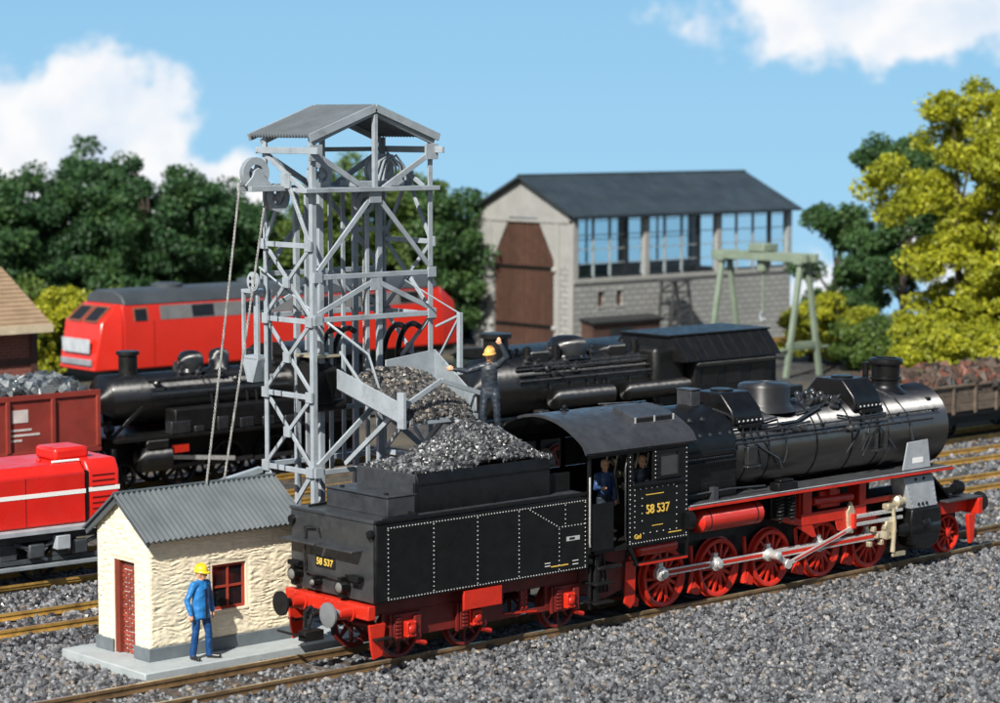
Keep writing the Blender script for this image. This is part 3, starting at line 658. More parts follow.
# ---------------------------------------------------------------- text
def text(s, size, loc, rot, m, parent, name='number', ext=.004, wid=1.0):
    cu = bpy.data.curves.new(name, 'FONT'); cu.body = s; cu.size = size; cu.extrude = ext; cu.align_x = 'CENTER'; cu.align_y = 'CENTER'; cu.offset = size * .012
    to = bpy.data.objects.new(name, cu); C.objects.link(to)
    dg = bpy.context.evaluated_depsgraph_get(); me = bpy.data.meshes.new_from_object(to.evaluated_get(dg)); bpy.data.objects.remove(to)
    mt = Matrix.Translation(Vector(loc) - ORG.get(parent.name, Vector())) @ Matrix.Rotation(rot, 4, 'Z') @ Matrix.Rotation(R(90), 4, 'X') @ Matrix.Diagonal((wid, 1, 1, 1))
    me.transform(mt); me.materials.clear(); return link(name, me, m, parent)
def rivets(name, pts, r, parent, m=None, nrm=(0, -1, 0)):
    mb = MB(); a = Vector(nrm); s, u = frame(a)
    for p in pts:
        p = Vector(p); ring = [p + (s * math.cos(g) + u * math.sin(g)) * r for g in [k * math.pi / 3 for k in range(6)]]
        r2 = [q + (p - q) * .45 + a * r * .7 for q in ring]
        mb.add(ring + r2, [(k, (k + 1) % 6, 6 + (k + 1) % 6, 6 + k) for k in range(6)] + [(6, 7, 8, 9, 10, 11)])
    return mb.build(name, m or RIVET, parent, smooth=80, kind='stuff')
def row(a, b, step):
    a = Vector(a); b = Vector(b); n = max(1, round((b - a).length / step)); return [a + (b - a) * i / n for i in range(n + 1)]
def wheel_mesh(r, ns, width=.13, crank=None, cw=True):
    mb = MB()       # outer face towards -Y, axle at the origin
    mb.lathe((0, -.03, 0), (0, 1, 0), [(0, r * .83), (-.012, r * .86), (-.012, r * .965), (0, r * .98), (.11, r * .985), (.12, r * 1.05), (.15, r * 1.05), (.15, r * .83), (0, r * .83)], 48, False)
    for k in range(ns):
        g = 2 * math.pi * k / ns; d = Vector((math.cos(g), 0, math.sin(g))); t = Vector((-math.sin(g), 0, math.cos(g)))
        a, b = d * r * .12, d * r * .88; wa, wb = r * .062, r * .045; y0, y1 = .0, .06
        vs = [a - t * wa + Vector((0, y0 - .03, 0)), a + t * wa + Vector((0, y0 - .03, 0)), b + t * wb + Vector((0, y0, 0)), b - t * wb + Vector((0, y0, 0)), a - t * wa + Vector((0, y1, 0)), a + t * wa + Vector((0, y1, 0)), b + t * wb + Vector((0, y1, 0)), b - t * wb + Vector((0, y1, 0))]
        mb.add(vs, [(0, 1, 2, 3), (7, 6, 5, 4), (0, 4, 5, 1), (1, 5, 6, 2), (2, 6, 7, 3), (3, 7, 4, 0)])
    mb.lathe((0, -.07, 0), (0, 1, 0), [(0, r * .14), (.02, r * .2), (.16, r * .22)], 20)
    if crank:
        c = Vector((crank[0], -.05, crank[1])); mb.lathe(c - Vector((0, .03, 0)), (0, 1, 0), [(0, r * .17), (.15, r * .19)], 18)
        if cw:
            g0 = math.atan2(-crank[1], -crank[0]); pts = [(math.cos(g0 + a) * r * .85, math.sin(g0 + a) * r * .85) for a in np.linspace(-.75, .75, 12)]
            mb.prism(pts, 'xz', -.03, .03)
    return mb.mesh('wheel', smooth=40)
def put(name, me, m, parent, loc, rot=(0, 0, 0)):
    o = bpy.data.objects.new(name, me); C.objects.link(o); o.parent = parent
    if not me.materials: me.materials.append(m)
    o.location = Vector(loc) - ORG.get(parent.name, Vector()); o.rotation_euler = rot; ORG[o.name] = Vector(loc); return o
CY = 0.75
def buffer_pair(t, x, sg, z=1.08, lat=.82, mred=None, rr=.245, cy=CY, ln=.55):
    for k, s in enumerate((-1, 1)):
        b = MB().lathe((x, cy + s * lat, z), (sg, 0, 0), [(0, .19), (.04, .19), (.05, .15), (ln * .5, .13), (ln * .55, .13)], 20).build('buffer', mred or RED, t)
        MB().lathe((x + sg * ln * .5, cy + s * lat, z), (sg, 0, 0), [(0, .085), (ln * .38, .085), (ln * .42, rr), (ln * .5, rr), (ln * .53, rr * .7)], 24).build('buffer_head', BLACKM if s > 0 or sg > 0 else mat('buffer_steel', (.17, .18, .19), .4), b)
def lamp(t, x, y, z, sg=-1, r=.13, black=BLACK):
    l = MB().lathe((x, y, z), (sg, 0, 0), [(-.12, r * .8), (0, r), (.10, r), (.10, r * .8)], 18).box(x - .08, x + .06, y - .05, y + .05, z + r * .8, z + r * 1.5).box(x - .06, x + .06, y - .07, y + .07, z - r * 1.6, z - r * .8).build('lamp', black, t)
    MB().lathe((x + sg * .101, y, z), (sg, 0, 0), [(0, r * .78), (.03, r * .5), (.035, .01)], 16).build('lens', mat('lamp_lens', (.16, .16, .15), .08, var=.05, spec=.9), l)

# ---------------------------------------------------------------- tender
DOMEM = mat('dome_black', (0.018, 0.018, 0.020), 0.50, var=0.2, bump=0.02, bscale=35, spec=1.0, rvar=0.05); rolled(DOMEM, 'Z', .8, 1.5)
def tender():
    t = thing('coal_tender', 'black riveted tender of locomotive 58 537 heaped with coal, red underframe', 'tender', (0.45, CY, 0))
    X0, X1, Y0, Y1, Z0, Z1 = .47, 6.1, CY - 1.36, CY + 1.36, 1.27, 2.84
    MB().box(X0, X1, Y0, Y1, Z0, Z1).build('water_tank', BLACK, t, .05)
    pts = row((.78, Y0, Z0 + .06), (5.98, Y0, Z0 + .06), .075) + row((.78, Y0, Z1 - .12), (5.98, Y0, Z1 - .12), .075)
    for x in (.78, 1.92, 3.05, 4.15): pts += row((x, Y0, Z0 + .1), (x, Y0, Z1 - .16), .088)
    pts += row((5.98, Y0, Z0 + .1), (5.98, Y0, Z1 - .16), .088)
    pts += row((5.25, Y0, Z0 + .1), (5.25, Y0, 2.2), .088) + row((4.45, Y0, Z1 - .16), (5.25, Y0, 2.24), .085) + row((5.25, Y0, 2.24), (5.95, Y0, 2.24), .085) + row((5.42, Y0, 2.3), (5.42, Y0, Z1 - .16), .085)
    tk = t.children[0]; ORG[tk.name] = ORG[t.name]
    rivets('rivets', [p - Vector((0, .0005, 0)) for p in pts], .0155, t)
    MB().box(X0 - .015, X1 + .01, Y0 - .02, Y0 + .05, Z1 - .02, Z1 + .05).build('tank_rim', BLACK, t, .012); MB().box(X0 - .02, X0 + .05, Y0 + .052, Y1, Z1 - .02, Z1 + .045).build('tank_rim', CABROOF, t, .012)  # lighter black on rear rim, top and bunker rear: lit sheen put into colour
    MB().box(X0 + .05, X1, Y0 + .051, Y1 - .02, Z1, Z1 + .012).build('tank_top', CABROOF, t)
    # bunker
    b0, b1 = CY - .97, CY + .97
    bk = MB().prism([(b0, Z1 + .01), (b0, 3.42), (b0 + .07, 3.62), (b0 + .12, 3.62), (b0 + .12, Z1 + .01)], 'yz', 1.85, 5.35).build('bunker_side', BLACK, t, .012)
    MB().prism([(b1, Z1 + .01), (b1, 3.42), (b1 - .07, 3.62), (b1 - .12, 3.62), (b1 - .12, Z1 + .01)], 'yz', 1.85, 5.35).build('bunker_side', BLACK, t, .012)
    MB().box(1.83, 5.33, b0 - .015, b0 + .0, 3.39, 3.43).build('bunker_strip', BLACK, t, .004)
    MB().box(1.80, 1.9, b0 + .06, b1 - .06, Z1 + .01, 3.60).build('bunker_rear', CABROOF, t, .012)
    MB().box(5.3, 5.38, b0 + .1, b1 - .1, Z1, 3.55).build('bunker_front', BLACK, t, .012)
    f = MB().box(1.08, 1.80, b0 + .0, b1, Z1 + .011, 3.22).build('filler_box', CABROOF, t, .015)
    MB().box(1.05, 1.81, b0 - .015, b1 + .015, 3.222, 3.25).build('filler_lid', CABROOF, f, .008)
    for y in (b0 + .25, b1 - .3): MB().lathe((1.25, y, 3.25), (0, 0, 1), [(0, .05), (.03, .05), (.04, .02)], 10).build('lid_knob', BLACK, f)
    MB().box(1.75, 1.86, b0 - .01, b0 + .05, 2.86, 3.45).build('bunker_edge', BLACK, t, .01)
    MB().box(5.35, 6.05, b0 + .15, b0 + .2, Z1, 3.25).build('front_bulkhead', BLACK, t, .01); MB().box(5.38, 6.05, b1 - .2, b1 - .15, Z1, 3.25).build('front_bulkhead', BLACK, t, .01)
    for y in (Y0 + .12, Y1 - .25): MB().pipe([(.75, y, Z1 + .03), (1.6, y, Z1 + .05), (1.6, y + .25, Z1 + .06)], .03, 6).build('top_pipe', BLACK, t)
    # rear face
    rx = X0
    MB().box(rx - .012, rx - .0005, Y0 + .06, Y1 - .06, Z0 + .02, Z1 - .03).build('rear_sheen_sheet', mat('sheen_black', (.036, .038, .041), .40, var=.2, spec=.8, bump=.05), t, .004)  # added sheet in lighter black: sunlit grey of the rear face put into colour
    for a, b in ((CY - .98, CY + .12), (CY + .2, CY + 1.28)): MB().box(rx - .30, rx - .001, a, b, 2.25, 2.29).build('rear_step', CABROOF, t, .008)
    pl = MB().box(rx - .03, rx - .001, CY - .12, CY + .5, 1.78, 2.0).build('number_plate', BLACKM, t, .008); MB().box(rx - .036, rx - .031, CY - .10, CY + .48, 1.80, 1.98).build('plate_field', mat('plate_black', (.01, .01, .01), .5), pl)
    text('58 537', .19, (rx - .039, CY + .19, 1.89), R(-90), YELP, pl)
    MB().pipe([(rx - .03, CY + .75, 1.62), (rx - .1, CY + .75, 1.66), (rx - .1, CY + .75, 2.55), (rx - .1, CY + .35, 2.60), (rx - .1, CY + .3, 2.44)], .025, 6).build('hand_rail', PIPE, t)
    MB().pipe([(rx - .08, CY + .75, 1.64), (rx - .08, CY - .35, 1.64)], .022, 6).build('hand_rail', PIPE, t)
    MB().box(rx - .05, rx - .001, CY - .9, CY - .45, 1.62, 1.75).build('tool_clip', BLACK, t, .01)
    lamp(t, rx - .15, CY - .52, 1.52); lamp(t, rx - .15, CY + 1.0, 1.58); lamp(t, rx - .13, CY + .35, 1.5, r=.08)
    for y in (Y0 + .1, Y1 - .12): MB().lathe((rx - .005, y, 2.62), (-1, 0, 0), [(0, .09), (.08, .09), (.1, .04)], 12).build('tail_bracket', BLACK, t)
    MB().box(rx - .2, rx - .06, CY - 1.05, CY - .75, 1.68, 1.8).build('lamp_shelf', BLACK, t, .01); MB().box(rx - .2, rx - .06, CY + .85, CY + 1.2, 1.74, 1.84).build('lamp_shelf', BLACK, t, .01)
    # buffer beam
    bb = MB().box(rx - .16, rx + .02, CY - 1.33, CY + 1.33, .97, 1.25).build('buffer_beam', RED, t, .02)
    rivets('rivets', [(rx - .161, CY + y, z) for y in np.linspace(-1.2, 1.2, 13) for z in (1.02, 1.2)], .02, bb, RED, (-1, 0, 0))
    buffer_pair(t, rx - .16, -1, 1.08, .76)
    MB().tube((rx - .16, CY, 1.0), (rx - .5, CY, .95), .06, 10).pipe([(rx - .5, CY, .95), (rx - .55, CY + .05, .7), (rx - .5, CY, .5)], .04, 8).box(rx - .75, rx - .3, CY - .12, CY + .12, .45, .65).build('coupling', BLACKM, t, .01)
    MB().pipe([(rx - .75, CY + .1, .55), (rx - .95, CY + .5, .62), (rx - .95, CY - .2, .62), (rx - .75, CY - .1, .55)], .025, 6).build('coupling_loop', BLACKM, t)
    for y in (-.45, .45): MB().pipe([(rx - .17, CY + y, 1.0), (rx - .32, CY + y, .9), (rx - .34, CY + y, .6)], .04, 8).build('brake_hose', BLACKM, t)
    for s in (-1, 1):
        MB().prism([(rx - .12, .88), (rx + .28, .88), (rx + .2, .25), (rx - .02, .2), (rx - .08, .5)], 'xz', CY + s * 1.28 - .03, CY + s * 1.28 + .03).build('guard_iron', RED, t, .01)
        MB().box(rx - .05, rx + .35, CY + s * 1.3 - .14, CY + s * 1.3 + .1, .58, .62).build('foot_step', BLACKM, t, .008)
    # underframe
    for s in (-1, 1):
        yf = CY + s * .96
        fr = MB(); fr.box(.6, 6.1, yf - .03, yf + .03, .98, 1.255)
        fr.box(.95, 4.05, yf - .03, yf + .03, .45, .979).box(4.52, 4.72, yf - .03, yf + .03, .55, .979).box(5.2, 6.1, yf - .03, yf + .03, .45, .979).box(4.051, 4.519, yf - .03, yf + .03, .45, .56).box(4.721, 5.199, yf - .03, yf + .03, .45, .56)
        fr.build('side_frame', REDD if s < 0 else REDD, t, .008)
        for x in (1.5, 3.2, 5.75):
            a = MB().box(x - .36, x + .36, yf + s * .03, yf + s * .12, .42, .95)
            for k in range(6): a.box(x - .33, x - .2, yf + s * .12, yf + s * .17, .47 + k * .075, .52 + k * .075)
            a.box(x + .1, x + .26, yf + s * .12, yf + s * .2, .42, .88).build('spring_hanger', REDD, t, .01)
            bxo = MB().box(x - .13, x + .10, yf + s * .12, yf + s * .25, .48, .80).lathe((x - .015, yf + s * .25, .64), (0, s, 0), [(0, .085), (.03, .085), (.05, .03)], 12).build('axle_box', RED, t, .015)
            rivets('rivets', [(x - .1, yf + s * .252, .52), (x + .07, yf + s * .252, .52), (x - .1, yf + s * .252, .77), (x + .07, yf + s * .252, .77)], .025, bxo, RED, (0, s, 0))
            MB().beam((x - .42, yf + s * .08, .4), (x - .42, yf + s * .08, .95), .06, .05, (1, 0, 0)).build('brake_hanger', REDD, t); MB().tube((x + .15, yf + s * .15, .38), (x + .4, yf + s * .15, .30), .05, 8).build('brake_link', RED, t)
        rivets('rivets', [(x, yf + s * .032, z) for x in (4.56, 4.68) for z in (.62, .72, .82, .92)], .025, t, RED, (0, s, 0))
        tb = MB().box(2.72, 3.72, CY + s * 1.3 - .03, CY + s * 1.3 + .03, .86, 1.245).build('tool_box', RED, t, .01)
        MB().beam((4.05, yf + s * .04, .56), (4.95, yf + s * .04, .50), .04, .03).build('frame_edge', RED, t)
    wm = wheel_mesh(.5, 8)
    for x in (1.5, 3.2, 5.75):
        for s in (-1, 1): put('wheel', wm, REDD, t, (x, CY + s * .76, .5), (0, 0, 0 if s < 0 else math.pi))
        MB().tube((x, CY - .7, .5), (x, CY + .7, .5), .08, 10).build('axle', REDD, t)
    # printed marks on the side
    d = MB().box(5.45, 5.82, Y0 - .003, Y0 - .001, 1.93, 2.02); o = d.build('white_panel_print', mat('grey_print', (.45, .46, .46), .5), t); MB().box(5.53, 5.68, Y0 - .005, Y0 - .0032, 1.95, 2.0).build('panel_field', mat('plate_black', (.01, .01, .01), .5), o)
    for k in range(2): MB().box(4.85, 5.0, Y0 - .003, Y0 - .001, 1.47 + k * .06, 1.485 + k * .06).build('white_print', WHITEP, t)
    MB().box(5.02, 5.5, Y0 - .003, Y0 - .001, 1.44, 1.463).build('yellow_print', YELP, t)
    for k in range(2): MB().box(5.62, 5.78, Y0 - .003, Y0 - .001, 1.43 + k * .07, 1.446 + k * .07).build('white_print', WHITEP, t)
    # front steps
    for x in (6.15,):
        m = MB().box(x, x + .28, Y0 + .05, Y0 + .3, .52, .56).box(x + .02, x + .3, Y0 + .05, Y0 + .32, .92, .96).box(x + .02, x + .07, Y0 + .07, Y0 + .12, .4, 1.3).box(x + .24, x + .29, Y0 + .07, Y0 + .12, .4, 1.3).build('foot_step', BLACKM, t, .008)
    MB().lathe((6.08, Y0 + .06, 2.62), (1, 0, 0), [(0, .07), (.08, .07)], 10).build('lamp_bracket', BLACK, t); MB().lathe((6.08, Y0 + .06, 1.42), (1, 0, 0), [(0, .08), (.1, .08)], 10).build('lamp_bracket', BLACK, t)
tender()
def tender_coal():
    rng = np.random.default_rng(5); n = 9500
    x = rng.uniform(1.96, 5.5, n); y = CY + rng.uniform(-.86, .86, n)
    def H(x, y):
        d = np.sqrt(((x - 3.92) / 2.0) ** 2 + ((y - CY + .02) / 1.15) ** 2)
        return np.maximum(3.60, 3.42 + 1.02 * np.clip(1.02 - np.sqrt(d * d + .004), 0, 1) + .10 * np.exp(-((x - 4.9) / .5) ** 2) + .04 * np.sin(x * 5.3) * np.cos(y * 6.1))
    z = H(x, y) + rng.uniform(-.03, .05, n)
    o = link('coal_heap', stones('coal_heap', np.stack([x, y, z], 1), rng.uniform(.032, .058, n), 8, .35), TENDCOAL)
    tag(o, 'glinting black coal heaped in the front tender', 'coal', kind='stuff')
    mb = MB(); nu, nv = 30, 16; vs = []
    for j in range(nv + 1):
        for i in range(nu + 1):
            a = 1.86 + 3.5 * i / nu; b = CY - .86 + 1.72 * j / nv; vs.append((a, b, float(H(a, b)) - .04))
    mb.add(vs, [(j * (nu + 1) + i, j * (nu + 1) + i + 1, (j + 1) * (nu + 1) + i + 1, (j + 1) * (nu + 1) + i) for j in range(nv) for i in range(nu)])
    mb.build('coal_core', BLACKM, o)
tender_coal()

# ---------------------------------------------------------------- main locomotive
LX = 6.4
def main_loco():
    t = thing('steam_locomotive', 'large black steam locomotive 58 537 with bright red wheels in front', 'locomotive', (LX, CY, 0), R(0.9))
    def yz(l): return CY + l
    N = -1.43
    # boiler group
    bo = MB().lathe((9.4, CY, 3.14), (1, 0, 0), [(0, .93), (6.6, .93), (7.0, .93)], 64).build('boiler', BOILER, t, smooth=30)
    sb = MB().lathe((16.35, CY, 3.12), (1, 0, 0), [(0, .97), (.02, .985), (2.12, .985), (2.16, 1.0), (2.22, 1.0), (2.25, .96), (2.27, .8), (2.34, .55), (2.37, .2), (2.375, .01)], 64).build('smokebox', BOILER, t, smooth=30)
    rivets('rivets', [(18.55, CY + .985 * math.sin(g), 3.12 + .985 * math.cos(g)) for g in np.linspace(0, 6.2, 60)], .018, sb, BLACK, (1, 0, 0))
    for x in (11.35, 12.1, 13.75, 15.0, 16.0): MB().lathe((x, CY, 3.14), (1, 0, 0), [(0, .932), (0, .944), (.045, .944), (.045, .932)], 64).build('boiler_band', BLACK, bo)
    # firebox
    prof = [(-1.02, 2.28)]
    prof += [(-1.02, 2.9), (-1.02, 3.3)] + [(-1.02 * math.cos(g), 3.32 + .92 * math.sin(g)) for g in np.linspace(.08, math.pi - .08, 22)] + [(1.02, 3.3), (1.02, 2.28)]
    fb = MB().prism([(CY + a, b) for a, b in prof], 'yz', 8.96, 10.95).build('firebox', BLACK, t, .03)
    for x in (9.35, 9.75, 10.15): MB().lathe((x, CY - .70, 3.98), (0, -.72, .66), [(-.05, .06), (.03, .06), (.05, .035)], 10).build('washout_plug', PIPE, fb)
    for x in np.linspace(9.2, 10.8, 6): MB().lathe((x, CY - .93, 3.66), (0, -.92, .35), [(-.05, .05), (.025, .05), (.04, .03)], 10).build('washout_plug', PIPE, fb)
    MB().box(9.1, 10.8, CY - 1.10, CY - 1.0, 3.22, 3.34).box(9.05, 10.85, CY - 1.13, CY - 1.0, 3.06, 3.12).build('firebox_ledge', BLACK, fb, .02)
    rivets('rivets', [(x, CY - 1.02, z) for x in np.linspace(9.1, 10.85, 20) for z in (2.62, 2.98)] + [(x, CY - 1.02, z) for x in (9.1, 9.98, 10.85) for z in np.linspace(2.35, 3.0, 8)], .016, fb, BLACK)
    rivets('rivets', [(x, CY - 1.021, 3.18) for x in np.linspace(9.1, 10.8, 24)], .02, fb, STEELP)
    MB().box(9.0, 10.95, CY - 1.0, CY + 1.0, 1.4, 2.28).build('ash_pan', BLACKM, t)
    # domes and boxes
    MB().lathe((12.98, CY, 3.9), (0, 0, 1), [(0, .74), (.08, .70), (.14, .62), (.2, .60), (.56, .60), (.61, .57), (.635, .5), (.64, .01)], 40).build('steam_dome', DOMEM, t, smooth=30)
    for k, x in enumerate((11.55, 15.75)):
        s = MB().prism([(CY - .78, 3.72), (CY - .80, 3.92), (CY - .74, 4.10), (CY - .40, 4.46), (CY + .40, 4.46), (CY + .74, 4.10), (CY + .80, 3.92), (CY + .78, 3.72)], 'yz', x - .48, x + .48).build('sand_box', BLACK, t, .035)
        MB().lathe((x, CY, 4.46), (0, 0, 1), [(0, .26), (.04, .26), (.05, .22), (.05, .01)], 24).build('sand_lid', BLACK, s)
        MB().box(x - .42, x + .42, CY - .86, CY - .78, 3.80, 3.94).box(x - .36, x + .36, CY - .9, CY - .82, 3.70, 3.79).build('sand_valve', BLACK, s, .012)
        rivets('rivets', [(x + q, CY - .862, 3.86) for q in np.linspace(-.36, .36, 6)], .03, s, STEELP)
        for q in (-.25, 0.0, .22):
            pts = [(x + q, CY - .88, 3.72)] + [(x + q * (1 + .6 * i) + .18 * i * (1 if k == 0 else -1) , CY - .965 * math.sin(a), 3.14 + .965 * math.cos(a)) for i, a in enumerate((1.1, 1.5, 1.9))]
            MB().pipe(pts, .022, 6).build('sand_pipe', PIPE, s)
    ch = MB().lathe((17.38, CY, 3.98), (0, 0, 1), [(0, .52), (.06, .42), (.14, .345), (.2, .33), (.32, .335), (.33, .375), (.38, .375), (.39, .335), (.68, .345), (.69, .40), (.74, .41), (.80, .40), (.83, .36), (.83, .28), (.5, .27)], 40).build('chimney', BLACK, t, smooth=30)
    MB().lathe((16.62, CY, 4.0), (0, 0, 1), [(0, .09), (.1, .075), (.6, .075), (.74, .085), (.76, .06)], 14).build('exhaust_pipe', BLACK, t)
    MB().box(10.32, 10.62, CY - .22, CY + .22, 4.2, 4.56).box(10.3, 10.64, CY - .24, CY + .24, 4.561, 4.59).build('safety_valve', CABROOF, t, .015)
    for q in range(7): MB().ball((14.2 + q * .13, CY + .15 * (q % 2), 4.12 + .03 * (q % 3)), .085, 8, 5).build('boiler_fitting', PIPE, t)
    MB().box(14.1, 15.2, CY - .2, CY + .2, 3.98, 4.07).build('fitting_base', BLACK, t, .02)
    MB().lathe((14.75, CY - .55, 3.92), (0, -.6, .8), [(-.1, .15), (.05, .15), (.09, .09), (.16, .09)], 12).build('check_valve', PIPE, t)
    for q in range(5): MB().ball((14.6 + .11 * q, CY - .52 - .05 * (q % 2), 3.98 + .04 * (q % 3)), .06, 7, 5).build('valve_body', PIPE, t)
    # pipes along the near side
    def ring(a, rr=.97): return (CY - rr * math.sin(a), 3.14 + rr * math.cos(a))
    def along(nm, x0, x1, a, r=.022, rr=1.0, ends=True):
        y, z = ring(a, rr); yi, zi = ring(a, .9)
        pts = ([(x0, yi, zi)] if ends else []) + [(x0, y, z), (x1, y, z)] + ([(x1, yi, zi)] if ends else [])
        o = MB().pipe(pts, r, 8).build(nm, PIPE, t)
        for x in np.arange(x0 + .4, x1 - .1, 1.35):
            MB().tube((x, yi, zi), (x, CY - (rr + .03) * math.sin(a), 3.14 + (rr + .03) * math.cos(a)), .03, 8).build('rail_stanchion', PIPE, o)
    along('hand_rail', 10.9, 18.2, 1.12, .020, 1.07); along('hand_rail', 10.9, 17.9, 1.32, .026, 1.06); along('feed_pipe', 10.9, 16.2, 1.22, .018, 1.01, False)
    for x in (12.9, 13.2): MB().lathe((x, CY - 1.0, 3.56), (0, -1, .3), [(-.06, .07), (.06, .07), (.08, .03)], 8).build('pipe_joint', PIPE, t)
    for x in (14.85, 15.05): MB().lathe((x, CY - 1.02, 3.42), (0, -1, .2), [(-.08, .1), (.04, .1), (.09, .05)], 10).build('pipe_joint', PIPE, t)
    # injector pipe sweep by the firebox
    MB().pipe([(10.7, CY - .5, 4.15), (11.0, CY - .68, 4.02), (11.3, CY - .82, 3.72), (12.2, CY - .86, 3.70), (13.2, CY - .80, 3.70), (14.2, CY - .62, 3.93)], .035, 8).build('feed_pipe', PIPE, t)
    MB().pipe([(11.7, CY - .95, 3.3), (12.35, CY - 1.0, 2.95), (12.5, CY - .98, 2.7)], .03, 8).build('feed_pipe', PIPE, t)
    MB().pipe([(16.7, CY - .25, 4.12), (16.95, CY - .6, 3.92), (17.1, CY - .92, 3.5), (17.12, CY - 1.02, 3.05), (17.3, CY - 1.02, 2.55)], .035, 8).build('exhaust_tube', PIPE, t)
    MB().pipe([(15.9, CY - .9, 3.3), (15.3, CY - 1.02, 2.72)], .02, 6).build('reach_rod', PIPE, t); MB().pipe([(16.05, CY - .9, 3.35), (16.55, CY - 1.03, 2.75)], .02, 6).build('reach_rod', PIPE, t)
    MB().box(15.75, 16.25, CY - 1.06, CY - .9, 2.78, 2.84).box(15.8, 15.85, CY - 1.04, CY - .96, 2.84, 3.2).box(16.15, 16.2, CY - 1.04, CY - .96, 2.84, 3.2).build('step_bracket', PIPE, t, .006)
    MB().box(11.25, 11.7, CY - 1.08, CY - .9, 2.82, 2.88).box(11.3, 11.62, CY - 1.04, CY - .92, 2.88, 3.3).build('oil_pump', PIPE, t, .02)
    MB().box(18.05, 18.2, CY - .74, CY - .6, 3.72, 3.86).build('lamp_iron', BLACK, sb, .02)
    for k in range(26):      # pump and valve cluster on the boiler crown between dome and front sand box
        a_ = k * 2.399; MB().lathe((13.95 + .045 * k, CY - .28 + .22 * math.sin(a_), 3.98 + .03 * (k % 4)), (math.cos(a_) * .5, math.sin(a_) * .6 - .2, .8), [(-.06, .055), (.06, .055), (.09, .03), (.12, .03)], 8).build('boiler_fitting', PIPE, t)
    for x0, x1, a0, a1 in ((13.3, 14.6, .75, .55), (11.9, 13.6, 1.02, 1.02), (14.6, 16.3, .95, 1.05), (11.0, 12.6, .95, .8)):
        MB().pipe([(x0, *ring(a0, 1.0)), (x0 + (x1 - x0) * .3, *ring((a0 + a1) / 2 + .06, 1.0)), (x1, *ring(a1, 1.0))], .026, 8).build('feed_pipe', PIPE, t)
    for x, a0, a1 in ((12.62, .9, 1.9), (14.05, .8, 1.25), (16.5, .3, 1.35), (10.98, .7, 1.5)):
        MB().pipe([(x + .05 * math.sin(q * 5), *ring(q, .985)) for q in np.linspace(a0, a1, 9)], .022, 6).build('feed_pipe', PIPE, t)
    # running board
    rb = MB().box(8.96, 18.15, yz(-1.45), yz(-.6), 2.20, 2.27).box(8.96, 18.15, yz(.6), yz(1.45), 2.20, 2.27).build('running_board', TREAD, t, .008)
    MB().box(8.96, 18.16, yz(-1.475), yz(-1.452), 2.19, 2.245).box(8.96, 18.16, yz(1.452), yz(1.475), 2.15, 2.245).build('red_edging', RED, rb, .004)
    mbt = MB()
    for x in np.arange(9.05, 18.1, .075): mbt.box(x, x + .03, yz(-1.44), yz(-1.40), 2.27, 2.284)
    mbt.build('tread_teeth', STEELP, rb, kind='stuff')
    MB().pipe([(9.0, yz(-1.1), 2.42), (10.6, yz(-1.15), 2.46), (11.8, yz(-1.1), 2.40)], .025, 6).box(10.0, 10.14, yz(-1.22), yz(-1.08), 2.27, 2.55).build('reversing_rod', CABROOF, t)
    MB().box(11.95, 12.6, yz(-1.38), yz(-1.1), 2.28, 2.46).box(12.05, 12.5, yz(-1.34), yz(-1.14), 2.461, 2.52).build('lubricator', BLACK, t, .02)
    # plate deflector and steam chest
    MB().prism([(16.55, 2.28), (17.6, 2.28), (17.48, 2.95), (16.72, 2.93)], 'xz', yz(-1.22), yz(-1.19)).build('guard_plate', STEELP, t, .006)
    MB().box(16.9, 17.3, yz(-1.224), yz(-1.221), 2.42, 2.55).build('guard_print', WHITEP, t)
    for s in (-1, 1):
        a, b = (yz(-1.42), yz(-.9)) if s < 0 else (yz(.9), yz(1.42))
        MB().prism([(16.42, 2.14), (17.52, 2.14), (17.72, 1.36), (16.72, 1.36)], 'xz', a + .06, b).build('steam_chest', STEELP if s < 0 else BLACK, t, .02)
        cyl = MB().lathe((16.72, (a + b) / 2 + s * -.0, .86), (1, 0, 0), [(0, .25), (.03, .27), (1.05, .27), (1.08, .25)], 36).build('cylinder', BLACK, t)
        MB().prism([(16.72, 1.355), (17.74, 1.355), (17.82, 1.1), (17.82, .72), (17.66, .45), (17.4, .36), (17.05, .36), (16.82, .46), (16.7, .72), (16.68, 1.1)], 'xz', a + .02, b - .02).build('cylinder_cover', BLACK, cyl, .04)
        MB().lathe((17.22, a + .02, .98), (0, -1, 0), [(0, .13), (.05, .13), (.08, .08), (.09, .01)], 16).build('relief_valve', BLACK, cyl)
        MB().lathe((16.4, (a + b) / 2, .86), (1, 0, 0), [(0, .12), (.1, .14), (.32, .2)], 16).build('gland', BLACK, cyl)
        MB().lathe((16.25, (a + b) / 2, 1.56), (1, 0, 0), [(0, .1), (.06, .17), (.2, .17), (.2, .1), (.5, .1)], 16).build('valve_gland', BRASS, cyl)
        if s < 0:
            rivets('rivets', [(16.80 + .9 * q, a + .02, z) for q in np.linspace(0, 1, 8) for z in (.54, 1.30)] + [(x, a + .02, z) for x in (16.80, 17.69) for z in np.linspace(.6, 1.25, 6)], .022, cyl, BLACK)
            rivets('rivets', [(16.50 + .28 * (2.1 - z) / .74 + q, a + .06, z) for q in (0, .92) for z in np.linspace(1.42, 2.1, 7)], .020, t, STEELP)
            rivets('rivets', [(16.55 + q, a + .058, 2.06) for q in (.3, .6)] + [(16.78 + q, a + .058, 1.46) for q in (.2, .35, .5)], .045, t, BLACK)
    # frames
    for l in (-.56, .56): MB().box(7.0, 19.45, yz(l) - .03, yz(l) + .03, .35, 1.55).build('main_frame', BLACKM, t, .01)
